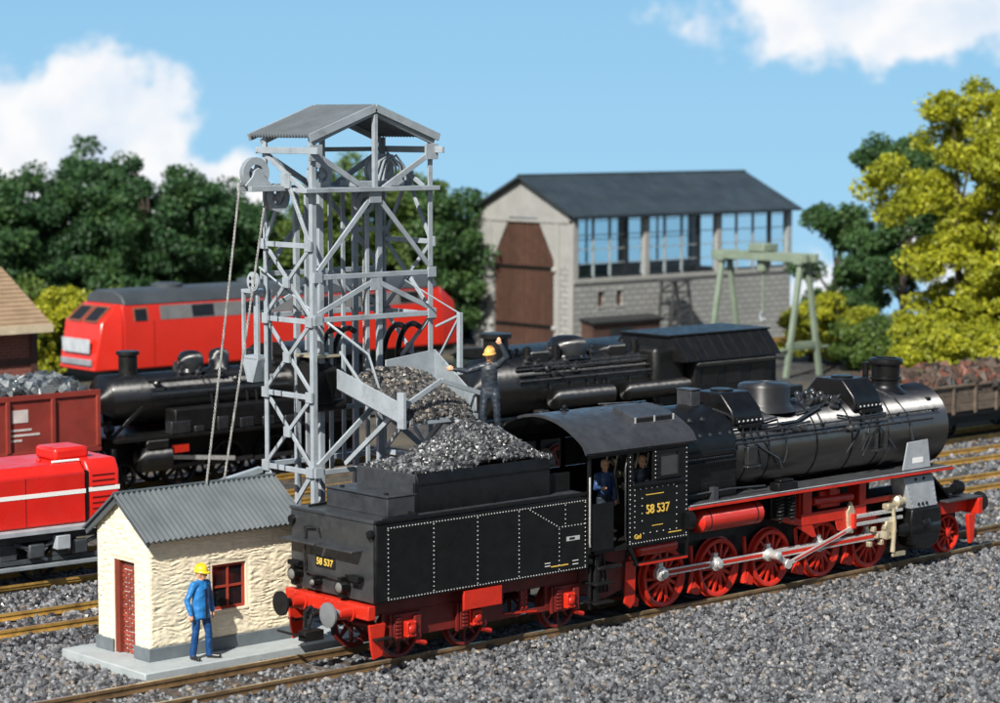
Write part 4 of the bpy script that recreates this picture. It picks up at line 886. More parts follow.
    MB().box(9.0, 16.2, yz(-.5), yz(.5), 1.56, 2.19).build('frame_stretcher', BLACKM, t)
    # motion bracket: red frame under the board
    M_ = RED; yb = yz(-1.12)
    br = MB(); br.box(13.0, 15.3, yb - .03, yb + .03, 1.35, 1.62)
    br.prism([(12.0, 1.62), (13.0, 1.35), (13.0, 1.50), (12.1, 1.80)], 'xz', yb - .025, yb + .025)
    br.box(13.05, 13.35, yb - .035, yb + .035, 1.621, 2.14).box(15.05, 15.28, yb - .035, yb + .035, 1.621, 2.14).box(13.8, 14.5, yb + .1, yb + .2, 1.65, 2.05)
    br.box(13.0, 13.04, yb + .031, yb + .5, 1.35, 2.1).box(15.26, 15.3, yb + .031, yb + .5, 1.35, 2.1)
    br.build('motion_bracket', M_, t, .012)
    MB().tube((13.5, yb + .1, 1.85), (14.9, yb + .1, 1.82), .10, 10).box(14.0, 14.25, yb - .02, yb + .1, 1.95, 2.12).build('lifting_shaft', M_, t, .01)
    MB().box(15.3, 16.9, yb, yb + .08, 1.60, 1.72).build('bracket_rail', M_, t, .01)
    MB().prism([(12.85, 1.35), (13.4, 1.05), (13.55, 1.05), (13.4, 1.35)], 'xz', yb - .02, yb + .02).prism([(14.2, 1.35), (14.3, 1.1), (14.6, 1.05), (14.7, 1.35)], 'xz', yb - .02, yb + .02).build('bracket_foot', M_, t, .01)
    # air pump and springs
    MB().box(11.9, 12.75, yz(-1.2), yz(-.85), 1.62, 2.19).build('pump_block', BLACK, t, .02)
    for x in (12.1, 12.5):
        pts = [(x + .075 * math.cos(a), yz(-1.29) + .075 * math.sin(a), 1.60 + a * .0125) for a in np.linspace(0, 14 * math.pi, 100)]
        MB().pipe(pts, .02, 5).tube((x, yz(-1.29), 1.55), (x, yz(-1.29), 2.18), .035, 8).build('coil_spring', BLACKM, t)
    # air reservoir
    at = MB().lathe((9.42, yz(-1.17), 1.86), (1, 0, 0), [(0, .05), (.03, .18), (.10, .255), (2.0, .255), (2.07, .18), (2.1, .05)], 32).build('air_reservoir', REDG, t)
    for x in (9.7, 11.2): MB().lathe((x, yz(-1.17), 1.86), (1, 0, 0), [(0, .258), (.05, .258)], 32).build('tank_strap', REDD, at)
    MB().lathe((7.75, yz(-1.05), 1.42), (1, 0, 0), [(0, .05), (.04, .14), (1.15, .14), (1.2, .05)], 20).build('small_reservoir', REDG, t)
    # wheels
    wx = [8.9, 10.64, 12.38, 14.12, 15.86]; cr = (-.28, .14)
    wm = wheel_mesh(.66, 14, crank=cr); wm2 = wheel_mesh(.66, 14, crank=(cr[0], -cr[1]))
    for x in wx:
        put('driving_wheel', wm, RED, t, (x, yz(-.77), .66)); put('driving_wheel', wm2, RED, t, (x, yz(.77), .66), (0, 0, math.pi))
        MB().tube((x, yz(-.7), .66), (x, yz(.7), .66), .09, 10).build('axle', REDD, t)
    lw = wheel_mesh(.47, 10)
    for s in (-1, 1): put('leading_wheel', lw, RED, t, (18.85, yz(s * .77), .47), (0, 0, 0 if s < 0 else math.pi))
    for s in (-1, 1):
        for x in [7.85] + [q + .87 for q in wx[:-1]]:
            b = MB().pipe([(x, yz(s * .74), 1.25), (x + .03, yz(s * .76), .8), (x - .04, yz(s * .78), .35), (x - .02, yz(s * .78), .22)], [.05, .045, .06, .09], 8)
            b.prism([(x - .02, .18), (x + .2, .14), (x + .22, .3), (x + .05, .45)], 'xz', yz(s * .72), yz(s * .84)).build('brake_shoe', RED, t)
    MB().prism([(7.55, 1.2), (7.85, 1.2), (7.82, .3), (7.68, .16), (7.5, .3)], 'xz', yz(-.98), yz(-.92)).build('guard_iron', RED, t, .02)
    # rods
    for s in (-1, 1):
        ro = yz(s * 1.0); ri = yz(s * .93)
        def pin(x): return (x + cr[0], ri, .66 + cr[1] * (1 if s < 0 else -1))
        for a, b in zip(wx, wx[1:]):
            p, q = Vector(pin(a)), Vector(pin(b))
            rr = MB().beam(p, q, .05, .15).build('coupling_rod', SILVER, t, .006)
            MB().beam(p + Vector((.2, -.027 if s < 0 else .027, 0)), q - Vector((.2, .027 if s < 0 else -.027, 0)), .004, .075).build('rod_flute', RED, rr)
        for x in wx:
            p = Vector(pin(x)); big = x == wx[2]
            MB().lathe(p + Vector((0, -s * .05, 0)), (0, s, 0), [(0, .16), (.11, .16), (.115, .12), (.15, .12), (.155, .10), (.23 if not big else .4, .095), (.24 if not big else .42, .06)], 20).box(p.x - .06, p.x + .06, p.y - .04, p.y + .04, p.z + .12, p.z + .24).build('crank_pin', SILVER, t, .004)
        p = Vector(pin(wx[2])); p.y = yz(s * 1.1); q = Vector((16.0, yz(s * 1.16), .84))
        rr = MB().beam(p, q, .06, .16).lathe(q - Vector((0, .05, 0)), (0, 1, 0), [(0, .13), (.1, .13)], 16).build('connecting_rod', SILVER, t, .006)
        MB().beam(p + Vector((.25, s * .032, 0)), q - Vector((.3, -s * .032, 0)), .004, .08).build('rod_flute', RED, rr)
        # return crank and eccentric rod
        k = Vector((p.x + .38, yz(s * 1.2), .56)); MB().beam((p.x, yz(s * 1.2), p.z), k, .06, .13).lathe(k - Vector((0, .05, 0)), (0, 1, 0), [(0, .11), (.1, .11)], 14).build('return_crank', SILVER, t, .006)
        e = Vector((14.7, yz(s * 1.2), 1.12)); rr = MB().beam(k, e, .04, .10).build('eccentric_rod', SILVER, t, .004)
        MB().beam(k + (e - k) * .1 + Vector((0, s * .022, 0)), k + (e - k) * .9 + Vector((0, s * .022, 0)), .004, .04).build('rod_flute', RED, rr)
        MB().prism([(14.62, 1.0), (14.78, 1.0), (14.84, 1.5), (14.7, 1.75), (14.56, 1.5)], 'xz', yz(s * 1.16) - .04, yz(s * 1.16) + .04).build('expansion_link', BRASS, t, .01)
        for z in (1.16, 1.34): MB().box(14.75, 16.5, yz(s * 1.22) - .06, yz(s * 1.22) + .06, z, z + .075).build('slide_bar', SILVER, t, .006)
        MB().box(14.68, 14.78, yz(s * 1.22) - .07, yz(s * 1.22) + .07, 1.12, 1.46).box(14.85, 15.6, yz(s * 1.22) + .02, yz(s * 1.22) + .05, 1.24, 1.335).build('slide_bar_block', RED, t, .006)
        MB().box(15.85, 16.25, yz(s * 1.22) - .09, yz(s * 1.22) + .09, .72, 1.16).build('crosshead', BRASS, t, .03); MB().box(15.9, 16.15, yz(s * 1.22) - .1, yz(s * 1.22) + .1, 1.42, 1.56).build('crosshead_slipper', BRASS, t, .03)
        MB().tube((16.2, yz(s * 1.16), .86), (16.8, yz(s * 1.16), .86), .05, 10).build('piston_rod', SILVER, t)
        MB().pipe([(16.1, yz(s * 1.3), 1.45), (16.12, yz(s * 1.34), 1.0), (16.05, yz(s * 1.34), .42)], [.05, .045, .06], 8).beam((16.05, yz(s * 1.34), .36), (16.55, yz(s * 1.3), .34), .06, .1).build('combination_lever', BRASS, t)
        for q in range(6): MB().box(15.25 + .14 * q, 15.35 + .14 * q, yz(s * 1.25) - .06, yz(s * 1.25) + .06, .62 + .17 * ((q * 2) % 3), .74 + .17 * ((q * 2) % 3)).build('motion_link', BRASS, t, .015)
    # cab
    cz0, cz1 = 1.62, 3.74; ca, cb = 7.13, 8.95
    for s in (-1, 1):
        y0, y1 = (yz(N), yz(N + .05)) if s < 0 else (yz(-N - .05), yz(-N))
        side = MB().box(ca, cb, y0, y1, cz0, 2.94).box(ca, 7.28, y0, y1, 2.94, 3.58).box(7.88, 8.02, y0, y1, 2.94, 3.58).box(8.68, cb, y0, y1, 2.94, 3.58).box(5.95, cb, y0, y1, 3.58, cz1)
        sd_ = side.build('cab_side', BLACK, t, .004)
        MB().box(7.25, 8.8, y0 - .05 if s < 0 else y1, y0 if s < 0 else y1 + .05, 2.87, 2.93).build('arm_rest', BLACK, sd_, .012)
        yw = y0 - .02 if s < 0 else y1 + .0
        w = MB().box(8.0, 8.70, yw, yw + .02, 2.96, 3.03).box(8.0, 8.70, yw, yw + .02, 3.5, 3.57).box(8.0, 8.07, yw, yw + .02, 3.031, 3.499).box(8.63, 8.70, yw, yw + .02, 3.031, 3.499).build('window', BLACK, sd_, .006)
        MB().box(8.03, 8.67, (y0 + y1) / 2 - .006, (y0 + y1) / 2 + .006, 2.95, 3.57).build('pane', mat('cab_glass', (.05, .055, .06), .05, var=.1, spec=.8), w)
        if s < 0:
            pts = row((ca + .06, y0, cz0 + .05), (cb - .05, y0, cz0 + .05), .085) + row((cb - .05, y0, cz0 + .1), (cb - .05, y0, 3.55), .1) + row((ca + .06, y0, cz0 + .1), (ca + .06, y0, 3.5), .1)
            pts += row((ca + .2, y0, 2.0), (ca + .2, y0, 2.8), .12) + row((8.6, y0, 2.0), (8.6, y0, 2.75), .14) + row((7.5, y0, 2.8), (8.5, y0, 2.8), .16) + row((7.55, y0, 2.12), (7.55, y0, 2.6), .16) + row((7.6, y0, 1.85), (8.6, y0, 1.85), .2)
            pts += row((7.95, y0, 3.0), (7.95, y0, 3.55), .09)
            rivets('rivets', pts, .016, sd_, RIVET); rivets('rivets', row((6.0, y0, 3.66), (8.9, y0, 3.66), .085), .02, sd_, RIVET)
            text('58 537', .27, (8.02, y0 - .004, 2.34), 0, YELP, sd_, wid=.95)
            MB().box(7.66, 8.2, y0 - .004, y0 - .001, 2.655, 2.672).build('yellow_print', YELP, sd_); MB().box(7.85, 8.18, y0 - .004, y0 - .001, 1.985, 2.0).build('yellow_print', YELP, sd_)
            MB().box(8.35, 8.75, y0 - .004, y0 - .001, 1.78, 1.8).build('yellow_print', YELP, sd_); text('Gnl', .14, (7.42, y0 - .004, 1.80), 0, YELP, sd_, 'yellow_mark')
    prof = [(a * 1.5, 3.76 + .62 * math.cos(a * math.pi / 2) ** .75) for a in np.linspace(-1, 1, 31)]; prof[0] = (-1.5, 3.70); prof[-1] = (1.5, 3.70)
    poly = [(CY + a, b) for a, b in prof] + [(CY + a * .97, b - .05) for a, b in prof[::-1]]
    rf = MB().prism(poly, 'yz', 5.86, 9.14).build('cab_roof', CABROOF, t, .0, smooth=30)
    for x in (5.9, 7.55, 9.08):
        rivets('rivets', [(x, CY + a, b + .002) for a, b in [(q * 1.5, 3.76 + .62 * math.cos(q * math.pi / 2) ** .75) for q in np.linspace(-.93, .93, 40)]], .017, rf, CABROOF, (0, 0, 1))
    v = MB().prism([(CY - .98, 4.10), (CY - .98, 4.24), (CY - .35, 4.42), (CY - .35, 4.25)], 'yz', 7.75, 8.95).build('roof_vent', CABROOF, rf, .01)
    MB().box(7.82, 8.88, CY - .995, CY - .981, 4.12, 4.215).build('vent_slot', BLACKM, rf, .004)
    for x in (7.77, 8.35, 8.93): MB().box(x - .02, x + .02, CY - 1.01, CY - .996, 4.09, 4.25).build('vent_rib', RIVET, rf)
    MB().lathe((6.75, CY + .1, 4.36), (0, 0, 1), [(0, .1), (.05, .1), (.06, .05), (.1, .06), (.14, .03)], 12).build('whistle', BLACK, rf)
    MB().pipe([(8.0, CY + .35, 4.40), (8.6, CY - .1, 4.43), (9.3, CY + .2, 4.38)], .02, 6).build('roof_pipe', PIPE, rf)
    MB().box(8.9, 8.955, yz(N + .06), yz(-N - .06), cz0, 3.72).build('cab_front', BLACK, t)
    MB().box(6.2, 8.9, yz(N + .06), yz(-N - .06), 1.56, 1.64).build('cab_floor', BLACKM, t)
    for s in (-1, 1):
        y = yz(s * 1.38); MB().box(6.0, 6.07, y - .03, y + .03, 1.6, 3.7).build('cab_pillar', BLACK, t, .006)
        MB().pipe([(7.08, y + s * .05, 1.75), (7.02, y + s * .08, 1.85), (7.02, y + s * .08, 3.3), (7.08, y + s * .05, 3.4)], .018, 6).build('grab_rail', PIPE, t)
        MB().pipe([(6.02, y + s * .05, 1.75), (5.98, y + s * .08, 1.85), (5.98, y + s * .08, 3.2)], .02, 6).build('grab_rail', SILVER, t)
    for s in (-1, 1): MB().box(6.08, 6.72, yz(s * 1.40) - .02, yz(s * 1.40) + .02, 1.64, 2.62).build('half_door', BLACK, t, .01)
    bh = MB().lathe((8.55, CY, 2.85), (1, 0, 0), [(0, .8), (.02, .85), (.34, .85)], 28).build('backhead', BLACKM, t)
    for q in range(9): MB().lathe((8.54, CY - .6 + .16 * q, 2.6 + .25 * (q % 4)), (-1, 0, 0), [(0, .08), (.06, .08), (.08, .05), (.18, .03)], 10).build('gauge', BRASS, bh)
    for q in range(5): MB().pipe([(8.5, CY - .7 + .3 * q, 2.2), (8.35, CY - .72 + .3 * q, 2.9), (8.5, CY - .7 + .3 * q, 3.4)], .025, 6).build('control_pipe', BRASS, bh)
    MB().box(6.35, 7.05, yz(-1.36), yz(-.85), 1.2, 1.26).build('cab_step', BLACKM, t, .01)
    st = MB().beam((7.2, yz(-1.40), 1.6), (7.42, yz(-1.40), 1.22), .05, .08).box(7.4, 8.95, yz(-1.44), yz(-1.30), 1.17, 1.23).beam((8.95, yz(-1.40), 1.22), (8.98, yz(-1.40), 2.1), .05, .06, (1, 0, 0)).build('foot_board', BLACK, t, .006)
    MB().box(7.45, 8.93, yz(-1.455), yz(-1.441), 1.18, 1.225).build('red_edging', RED, st)
    MB().box(6.3, 6.42, yz(-1.3), yz(-1.18), .5, 1.5).box(6.2, 6.75, yz(-1.42), yz(-1.12), .5, .54).box(6.2, 6.75, yz(-1.42), yz(-1.12), .9, .94).build('entry_steps', BLACKM, t, .008)
    for k in range(4): MB().pipe([(6.3 + .12 * k, yz(-1.15), 1.5), (6.35 + .12 * k, yz(-1.25), 1.1 - .1 * k), (6.45 + .1 * k, yz(-1.2), .7)], .03, 6).build('water_hose', BLACKM, t)
    MB().prism([(6.2, 1.5), (7.6, 1.5), (7.5, .6), (6.9, .45), (6.2, .7)], 'xz', yz(-.9), yz(-.86)).build('rear_frame', REDD, t, .01)
    MB().lathe((8.86, yz(-1.38), 1.98), (1, 0, 0), [(0, .2), (.18, .22), (.22, .15)], 18).build('steam_brake', BLACK, t)
    # front end
    fb_ = MB().box(19.38, 19.54, yz(-1.33), yz(1.33), .95, 1.34).build('buffer_beam', RED, t, .015)
    buffer_pair(t, 19.54, 1, 1.14, .85)
    MB().box(18.2, 19.55, yz(-1.3), yz(1.3), 1.342, 1.385).build('front_deck', TREAD, t, .006)
    MB().box(18.0, 19.37, yz(-1.0), yz(1.0), 1.0, 1.335).build('front_frame', RED, t, .02)
    MB().beam((17.6, yz(-.8), 2.2), (18.6, yz(-.8), 1.39), .6, .06).build('front_ramp', BLACKM, t)
    for s in (-1, 1):
        l = MB().lathe((19.2, yz(s * .8), 1.56), (1, 0, 0), [(-.14, .11), (0, .15), (.12, .16), (.12, .13)], 20).box(19.1, 19.24, yz(s * .8) - .06, yz(s * .8) + .06, 1.386, 1.45).box(19.12, 19.22, yz(s * .8) - .05, yz(s * .8) + .05, 1.68, 1.76).build('head_lamp', BLACK, t)
        MB().lathe((19.321, yz(s * .8), 1.56), (1, 0, 0), [(0, .125), (.03, .08), (.035, .01)], 16).build('lens', mat('lamp_lens', (.16, .16, .15), .08, var=.05, spec=.9), l)
        MB().prism([(19.12, .95), (19.42, .95), (19.38, .3), (19.24, .22)], 'xz', yz(s * 1.16) - .05, yz(s * 1.16) + .05).build('guard_iron', RED, t, .015)
    MB().tube((19.54, CY, 1.1), (19.9, CY, 1.05), .06, 10).build('draw_hook', BLACKM, t)
    return t
main_loco()
# ---------------------------------------------------------------- people
SKIN = mat('skin', (0.62, 0.33, 0.19), 0.5, var=0.06)
HAIR = mat('hair_brown', (0.09, 0.05, 0.03), 0.6)
SHOE = mat('shoe_black', (0.015, 0.015, 0.016), 0.3)
def person(label, loc, rz, S, J, cols, helmet, vox=.011, lean=(0, 0, 0)):
    t = thing('person', label, 'person', loc, rz)
    prims = []
    def cap(lab, p, q, r1, r2, sq=1.0): prims.append((lab, Vector(p), Vector(q), r1, r2, sq))
    j = {k: Vector(v) for k, v in J.items() if k not in ('jacket', 'face')}
    # torso and jacket
    cap('top', j['pelvis'] + Vector((0, 0, .02)), j['chest'], .150, .172, .68); cap('top', j['chest'], j['chest'] + Vector((0, 0, .09)), .175, .14, .66)
    cap('top', j['shL'], j['shR'], .075, .075); cap('skin', j['neck'], j['head'], .052, .055)
    if J.get('jacket'): cap('hem', j['chest'] + Vector((0, 0, -.02)), j['pelvis'] + Vector((0, 0, -.17)), .178, .205, .72); cap('leg', j['pelvis'] + Vector((0, 0, .03)), j['pelvis'] + Vector((0, 0, -.06)), .150, .160, .66)
    else: cap('leg', j['pelvis'] + Vector((0, 0, .03)), j['pelvis'] + Vector((0, 0, -.06)), .150, .160, .70)
    for s in 'LR':
        cap('top', j['sh' + s], j['el' + s], .072, .055); cap('top', j['el' + s], j['wr' + s], .056, .043)
        cap('leg', j['hip' + s], j['kn' + s], .098, .070); cap('leg', j['kn' + s], j['an' + s], .070, .066)
        cap('shoe', j['an' + s] + Vector((0, .02, -.05)), j['toe' + s], .048, .040); cap('shoe', j['an' + s], j['an' + s] + Vector((0, .025, -.055)), .05, .045)
        w, h = j['wr' + s], j['ha' + s]; d = (h - w).normalized(); side = d.cross(Vector((0, 1, 0)));
        if side.length < .2: side = d.cross(Vector((1, 0, 0)))
        side.normalize(); nn = side.cross(d)
        cap('skin', w + d * .01, w + d * .075, .030, .036, 1)
        for k, (o_, ln) in enumerate(((-.030, .062), (-.010, .075), (.010, .07), (.030, .055))):
            a = w + d * .075 + side * o_; b = a + d * ln * .6 + nn * .008; c = b + d * ln * .35 + nn * .025; cap('skin', a, b, .0125, .0115); cap('skin', b, c, .0115, .0095)
        a = w + d * .03 + side * (.034 if s == 'L' else -.034); b = a + (d * .8 + side * (.5 if s == 'L' else -.5)).normalized() * .05; cap('skin', a, b, .015, .0115); cap('skin', b, b + d * .028, .0115, .010)
    # head
    hd = j['head']; f = Vector(J.get('face', (0, -1, 0))).normalized(); sd_ = f.cross(Vector((0, 0, 1)))
    cap('skin', hd + Vector((0, 0, .045)) - f * .01, hd + Vector((0, 0, .125)), .078, .088); cap('skin', hd + f * .035 + Vector((0, 0, .0)), hd + f * .03 + Vector((0, 0, .06)), .048, .062)
    cap('skin', hd + f * .098 + Vector((0, 0, .075)), hd + f * .112 + Vector((0, 0, .045)), .010, .016)
    for e in (-1, 1): cap('skin', hd + sd_ * e * .085 + Vector((0, 0, .05)), hd + sd_ * e * .088 + Vector((0, 0, .08)), .014, .018)
    cap('hair', hd - f * .03 + Vector((0, 0, .10)), hd - f * .035 + Vector((0, 0, .13)), .085, .085)
    mb = MB()
    for lab, p, q, r1, r2, sq in prims:
        d = q - p; L_ = max(d.length, 1e-3); pr = [(-r1 * math.cos(a), r1 * math.sin(a)) for a in np.linspace(0.05, math.pi / 2, 6)] + [(L_ + r2 * math.sin(a), r2 * math.cos(a)) for a in np.linspace(0, math.pi / 2 - .05, 6)]
        if lab == 'hem': pr = pr[:6] + [(L_, r2), (L_, r2 * .9), (L_ - .02, .01)]
        k = MB(); k.lathe(p, d if d.length > 1e-4 else (0, 0, 1), pr, 16)
        if sq != 1:
            cy = (p.y + q.y) / 2; k.v = [(v[0], cy + (v[1] - cy) * sq, v[2]) for v in k.v]
        mb.add(k.v, k.f)
    me = mb.mesh('body_src'); so_ = bpy.data.objects.new('body_src', me); C.objects.link(so_)
    rm = so_.modifiers.new('r', 'REMESH'); rm.mode = 'VOXEL'; rm.voxel_size = vox
    sm = so_.modifiers.new('s', 'SMOOTH'); sm.factor = .5; sm.iterations = 3
    dg = bpy.context.evaluated_depsgraph_get(); bm_ = bpy.data.meshes.new_from_object(so_.evaluated_get(dg)); bpy.data.objects.remove(so_)
    keys = ['top', 'leg', 'skin', 'shoe', 'hair']; bm_.materials.clear()
    for k in keys: bm_.materials.append(cols.get(k) or {'skin': SKIN, 'shoe': SHOE, 'hair': HAIR}[k])
    nv = len(bm_.polygons); cen = np.empty(nv * 3, np.float32); bm_.polygons.foreach_get('center', cen); cen = cen.reshape(-1, 3)
    best = np.full(nv, 1e9); idx = np.zeros(nv, np.int32)
    for lab, p, q, r1, r2, sq in prims:
        P_, Q = np.array(p), np.array(q); d = Q - P_; tt = np.clip((cen - P_) @ d / max(d @ d, 1e-9), 0, 1)
        df = cen - (P_ + tt[:, None] * d); df[:, 1] /= sq; dist = np.linalg.norm(df, axis=1) - (r1 + (r2 - r1) * tt)
        if lab == 'hair': dist += .012
        if lab == 'hem': dist = np.where(cen[:, 2] < Q[2] - .012, 9, dist)
        u = dist < best; best[u] = dist[u]; idx[u] = keys.index('top' if lab == 'hem' else lab)
    bm_.polygons.foreach_set('material_index', idx); bm_.shade_smooth()
    # creases of the cloth
    co = np.empty(len(bm_.vertices) * 3, np.float32); bm_.vertices.foreach_get('co', co); co = co.reshape(-1, 3)
    for i in range(len(co)):
        v = Vector(co[i]); 
        if v.z < j['neck'].z - .02 and v.z > .12:
            co[i] += np.array(mnoise.noise_vector(Vector((v.x * 9, v.y * 9, v.z * 14)))) * .010
    co *= S; bm_.vertices.foreach_set('co', co.ravel()); bm_.update()
    b = link('body', bm_, None, t)
    o0 = Vector(ORG[t.name]); ORG[t.name] = Vector((0, 0, 0))
    # eyes and brows
    ey = MB()
    for e in (-1, 1): ey.ball((hd + f * .083 + sd_ * e * .033 + Vector((0, 0, .082))) * S, .0125 * S, 8, 5)
    ey.build('eyes', mat('eye_dark', (.03, .02, .015), .3), t)
    br = MB()
    for e in (-1, 1): br.beam((hd + f * .088 + sd_ * e * .018 + Vector((0, 0, .102))) * S, (hd + f * .080 + sd_ * e * .05 + Vector((0, 0, .102))) * S, .012 * S, .01 * S)
    br.beam((hd + f * .083 - sd_ * .024 + Vector((0, 0, .008))) * S, (hd + f * .083 + sd_ * .024 + Vector((0, 0, .008))) * S, .012 * S, .008 * S)
    br.build('brows_and_mouth', mat('lip_brown', (.25, .09, .06), .5), t)
    if J.get('jacket'):
        pk = MB(); q0, q1 = j['pelvis'] + Vector((0, -.152, -.165)), j['chest'] + Vector((0, -.128, .06)); pk.beam(q0 * S, q1 * S, .03 * S, .008 * S, (0, 1, 0)); pk.build('placket', NAVY, t)
        cl = MB()
        for e in (-1, 1): cl.beam((j['chest'] + Vector((e * .01, -.132, .05))) * S, (j['neck'] + Vector((e * .075, -.05, .0))) * S, .05 * S, .015 * S, (0, 1, 0))
        cl.build('collar', cols['top'], t)
    if helmet:
        c = (hd + Vector((0, 0, .125))) * S; hm = MB(); n = 24; prof = []
        vs = []; fs = []; rings = [(0.0, 1.0), (.3, .98), (.6, .86), (.85, .6), (1.0, .25), (1.03, .02)]
        for h_, r_ in rings:
            for q in range(n):
                g = 2 * math.pi * q / n; dd = f * math.cos(g) * .128 + sd_ * math.sin(g) * .108; vs.append(c + (dd * r_ + Vector((0, 0, h_ * .125))) * S)
        fs = [(a * n + q, a * n + (q + 1) % n, (a + 1) * n + (q + 1) % n, (a + 1) * n + q) for a in range(len(rings) - 1) for q in range(n)] + [tuple(range(n))]
        hm.add(vs, fs); brim = []
        for rr, zz in ((.95, .012), (1.0, -.012), (1.0, -.022), (.9, -.012)):
            for q in range(n):
                g = 2 * math.pi * q / n; k = 1.12 + (.30 * max(0, math.cos(g)) ** 1.5); dd = f * math.cos(g) * .128 + sd_ * math.sin(g) * .108
                brim.append(c + (dd * (k if rr > .97 else rr) + Vector((0, 0, zz))) * S)
        hm.add(brim, [(a * n + q, a * n + (q + 1) % n, ((a + 1) % 4) * n + (q + 1) % n, ((a + 1) % 4) * n + q) for a in range(4) for q in range(n)])
        for q in (-1, 0, 1): hm.pipe([c + (f * .11 * math.cos(a) + sd_ * q * .035 + Vector((0, 0, .03 + .105 * math.sin(a)))) * S for a in np.linspace(.1, math.pi - .1, 9)], .008 * S, 5)
        hm.build('hard_hat', helmet, t, smooth=50)
    ORG[t.name] = o0
    return t
BLUE = mat('work_blue', (0.007, 0.055, 0.18), 0.42, var=0.15, scale=6, bump=0.1)
NAVY = mat('work_navy', (0.022, 0.030, 0.042), 0.45, var=0.2, scale=6)
YELH = mat('yellow_helmet', (0.78, 0.50, 0.02), 0.35, var=0.05)
ORH = mat('orange_helmet', (0.78, 0.40, 0.10), 0.35, var=0.05)
STAND = dict(pelvis=(0, 0, .95), chest=(0, -.01, 1.28), neck=(0, -.01, 1.46), head=(0, -.03, 1.53), shL=(.17, 0, 1.40), shR=(-.17, 0, 1.40),
    elL=(.25, .02, 1.12), elR=(-.26, .03, 1.12), wrL=(.24, -.06, .88), wrR=(-.25, -.05, .88), haL=(.24, -.1, .75), haR=(-.25, -.08, .75),
    hipL=(.09, 0, .90), hipR=(-.09, 0, .90), knL=(.11, -.06, .50), knR=(-.11, -.01, .50), anL=(.12, -.06, .10), anR=(-.11, .06, .10), toeL=(.15, -.24, .04), toeR=(-.14, -.11, .04))
# faces roughly towards the camera and the right; local -Y is the front
JBLUE = mat('jacket_blue', (0.02, 0.17, 0.45), 0.4, var=0.15, scale=6, bump=0.1)
person('worker in bright blue overalls and yellow hard hat standing before the hut window', (-1.46, 2.46, 0), R(10), 1.06,
       dict(STAND, jacket=1, face=(.55, -1, -.12), hipL=(.10, 0, .9), hipR=(-.10, 0, .9), knL=(.14, -.06, .5), knR=(-.13, .0, .5), anL=(.16, -.05, .1), anR=(-.15, .06, .1), toeL=(.26, -.22, .04), toeR=(-.18, -.13, .04), elL=(.29, .04, 1.13), elR=(-.30, .04, 1.13), wrL=(.27, -.04, .88), wrR=(-.29, -.05, .88), haL=(.27, -.08, .75), haR=(-.29, -.08, .75)), dict(top=JBLUE, leg=BLUE), YELH)
COALMAN = dict(STAND, chest=(-.02, 0, 1.28), shL=(.16, 0, 1.42), shR=(-.18, 0, 1.38), elL=(.33, -.05, 1.58), wrL=(.22, -.08, 1.82), haL=(.17, -.09, 1.95),
    elR=(-.42, -.1, 1.30), wrR=(-.68, -.16, 1.34), haR=(-.81, -.2, 1.36), face=(-.35, -1, -.1), knL=(.14, -.05, .5), anL=(.17, .02, .1), toeL=(.2, -.13, .04), knR=(-.13, -.06, .5), anR=(-.12, -.02, .1), toeR=(-.14, -.18, .04))
person('worker in dark overalls and orange hard hat on the coal, one arm raised', (4.74, .95, 3.98), R(-48), 1.06, COALMAN, dict(top=NAVY, leg=NAVY), ORH)
CREW = dict(STAND, elR=(-.3, -.12, 1.16), wrR=(-.3, -.36, 1.2), haR=(-.3, -.5, 1.22))
person('crewman in blue standing in the cab doorway of the front locomotive', (7.22, .12, 1.64), R(-10), 1.0, dict(CREW, face=(-.2, -1, 0)), dict(top=mat('crew_blue', (.02, .05, .13), .5), leg=NAVY), None, .02)
person('driver with bare head at the open cab window of the front locomotive', (8.02, -.2, 1.64), R(-20), 1.03, dict(CREW, face=(0, -1, 0)), dict(top=NAVY, leg=NAVY), None, .02)

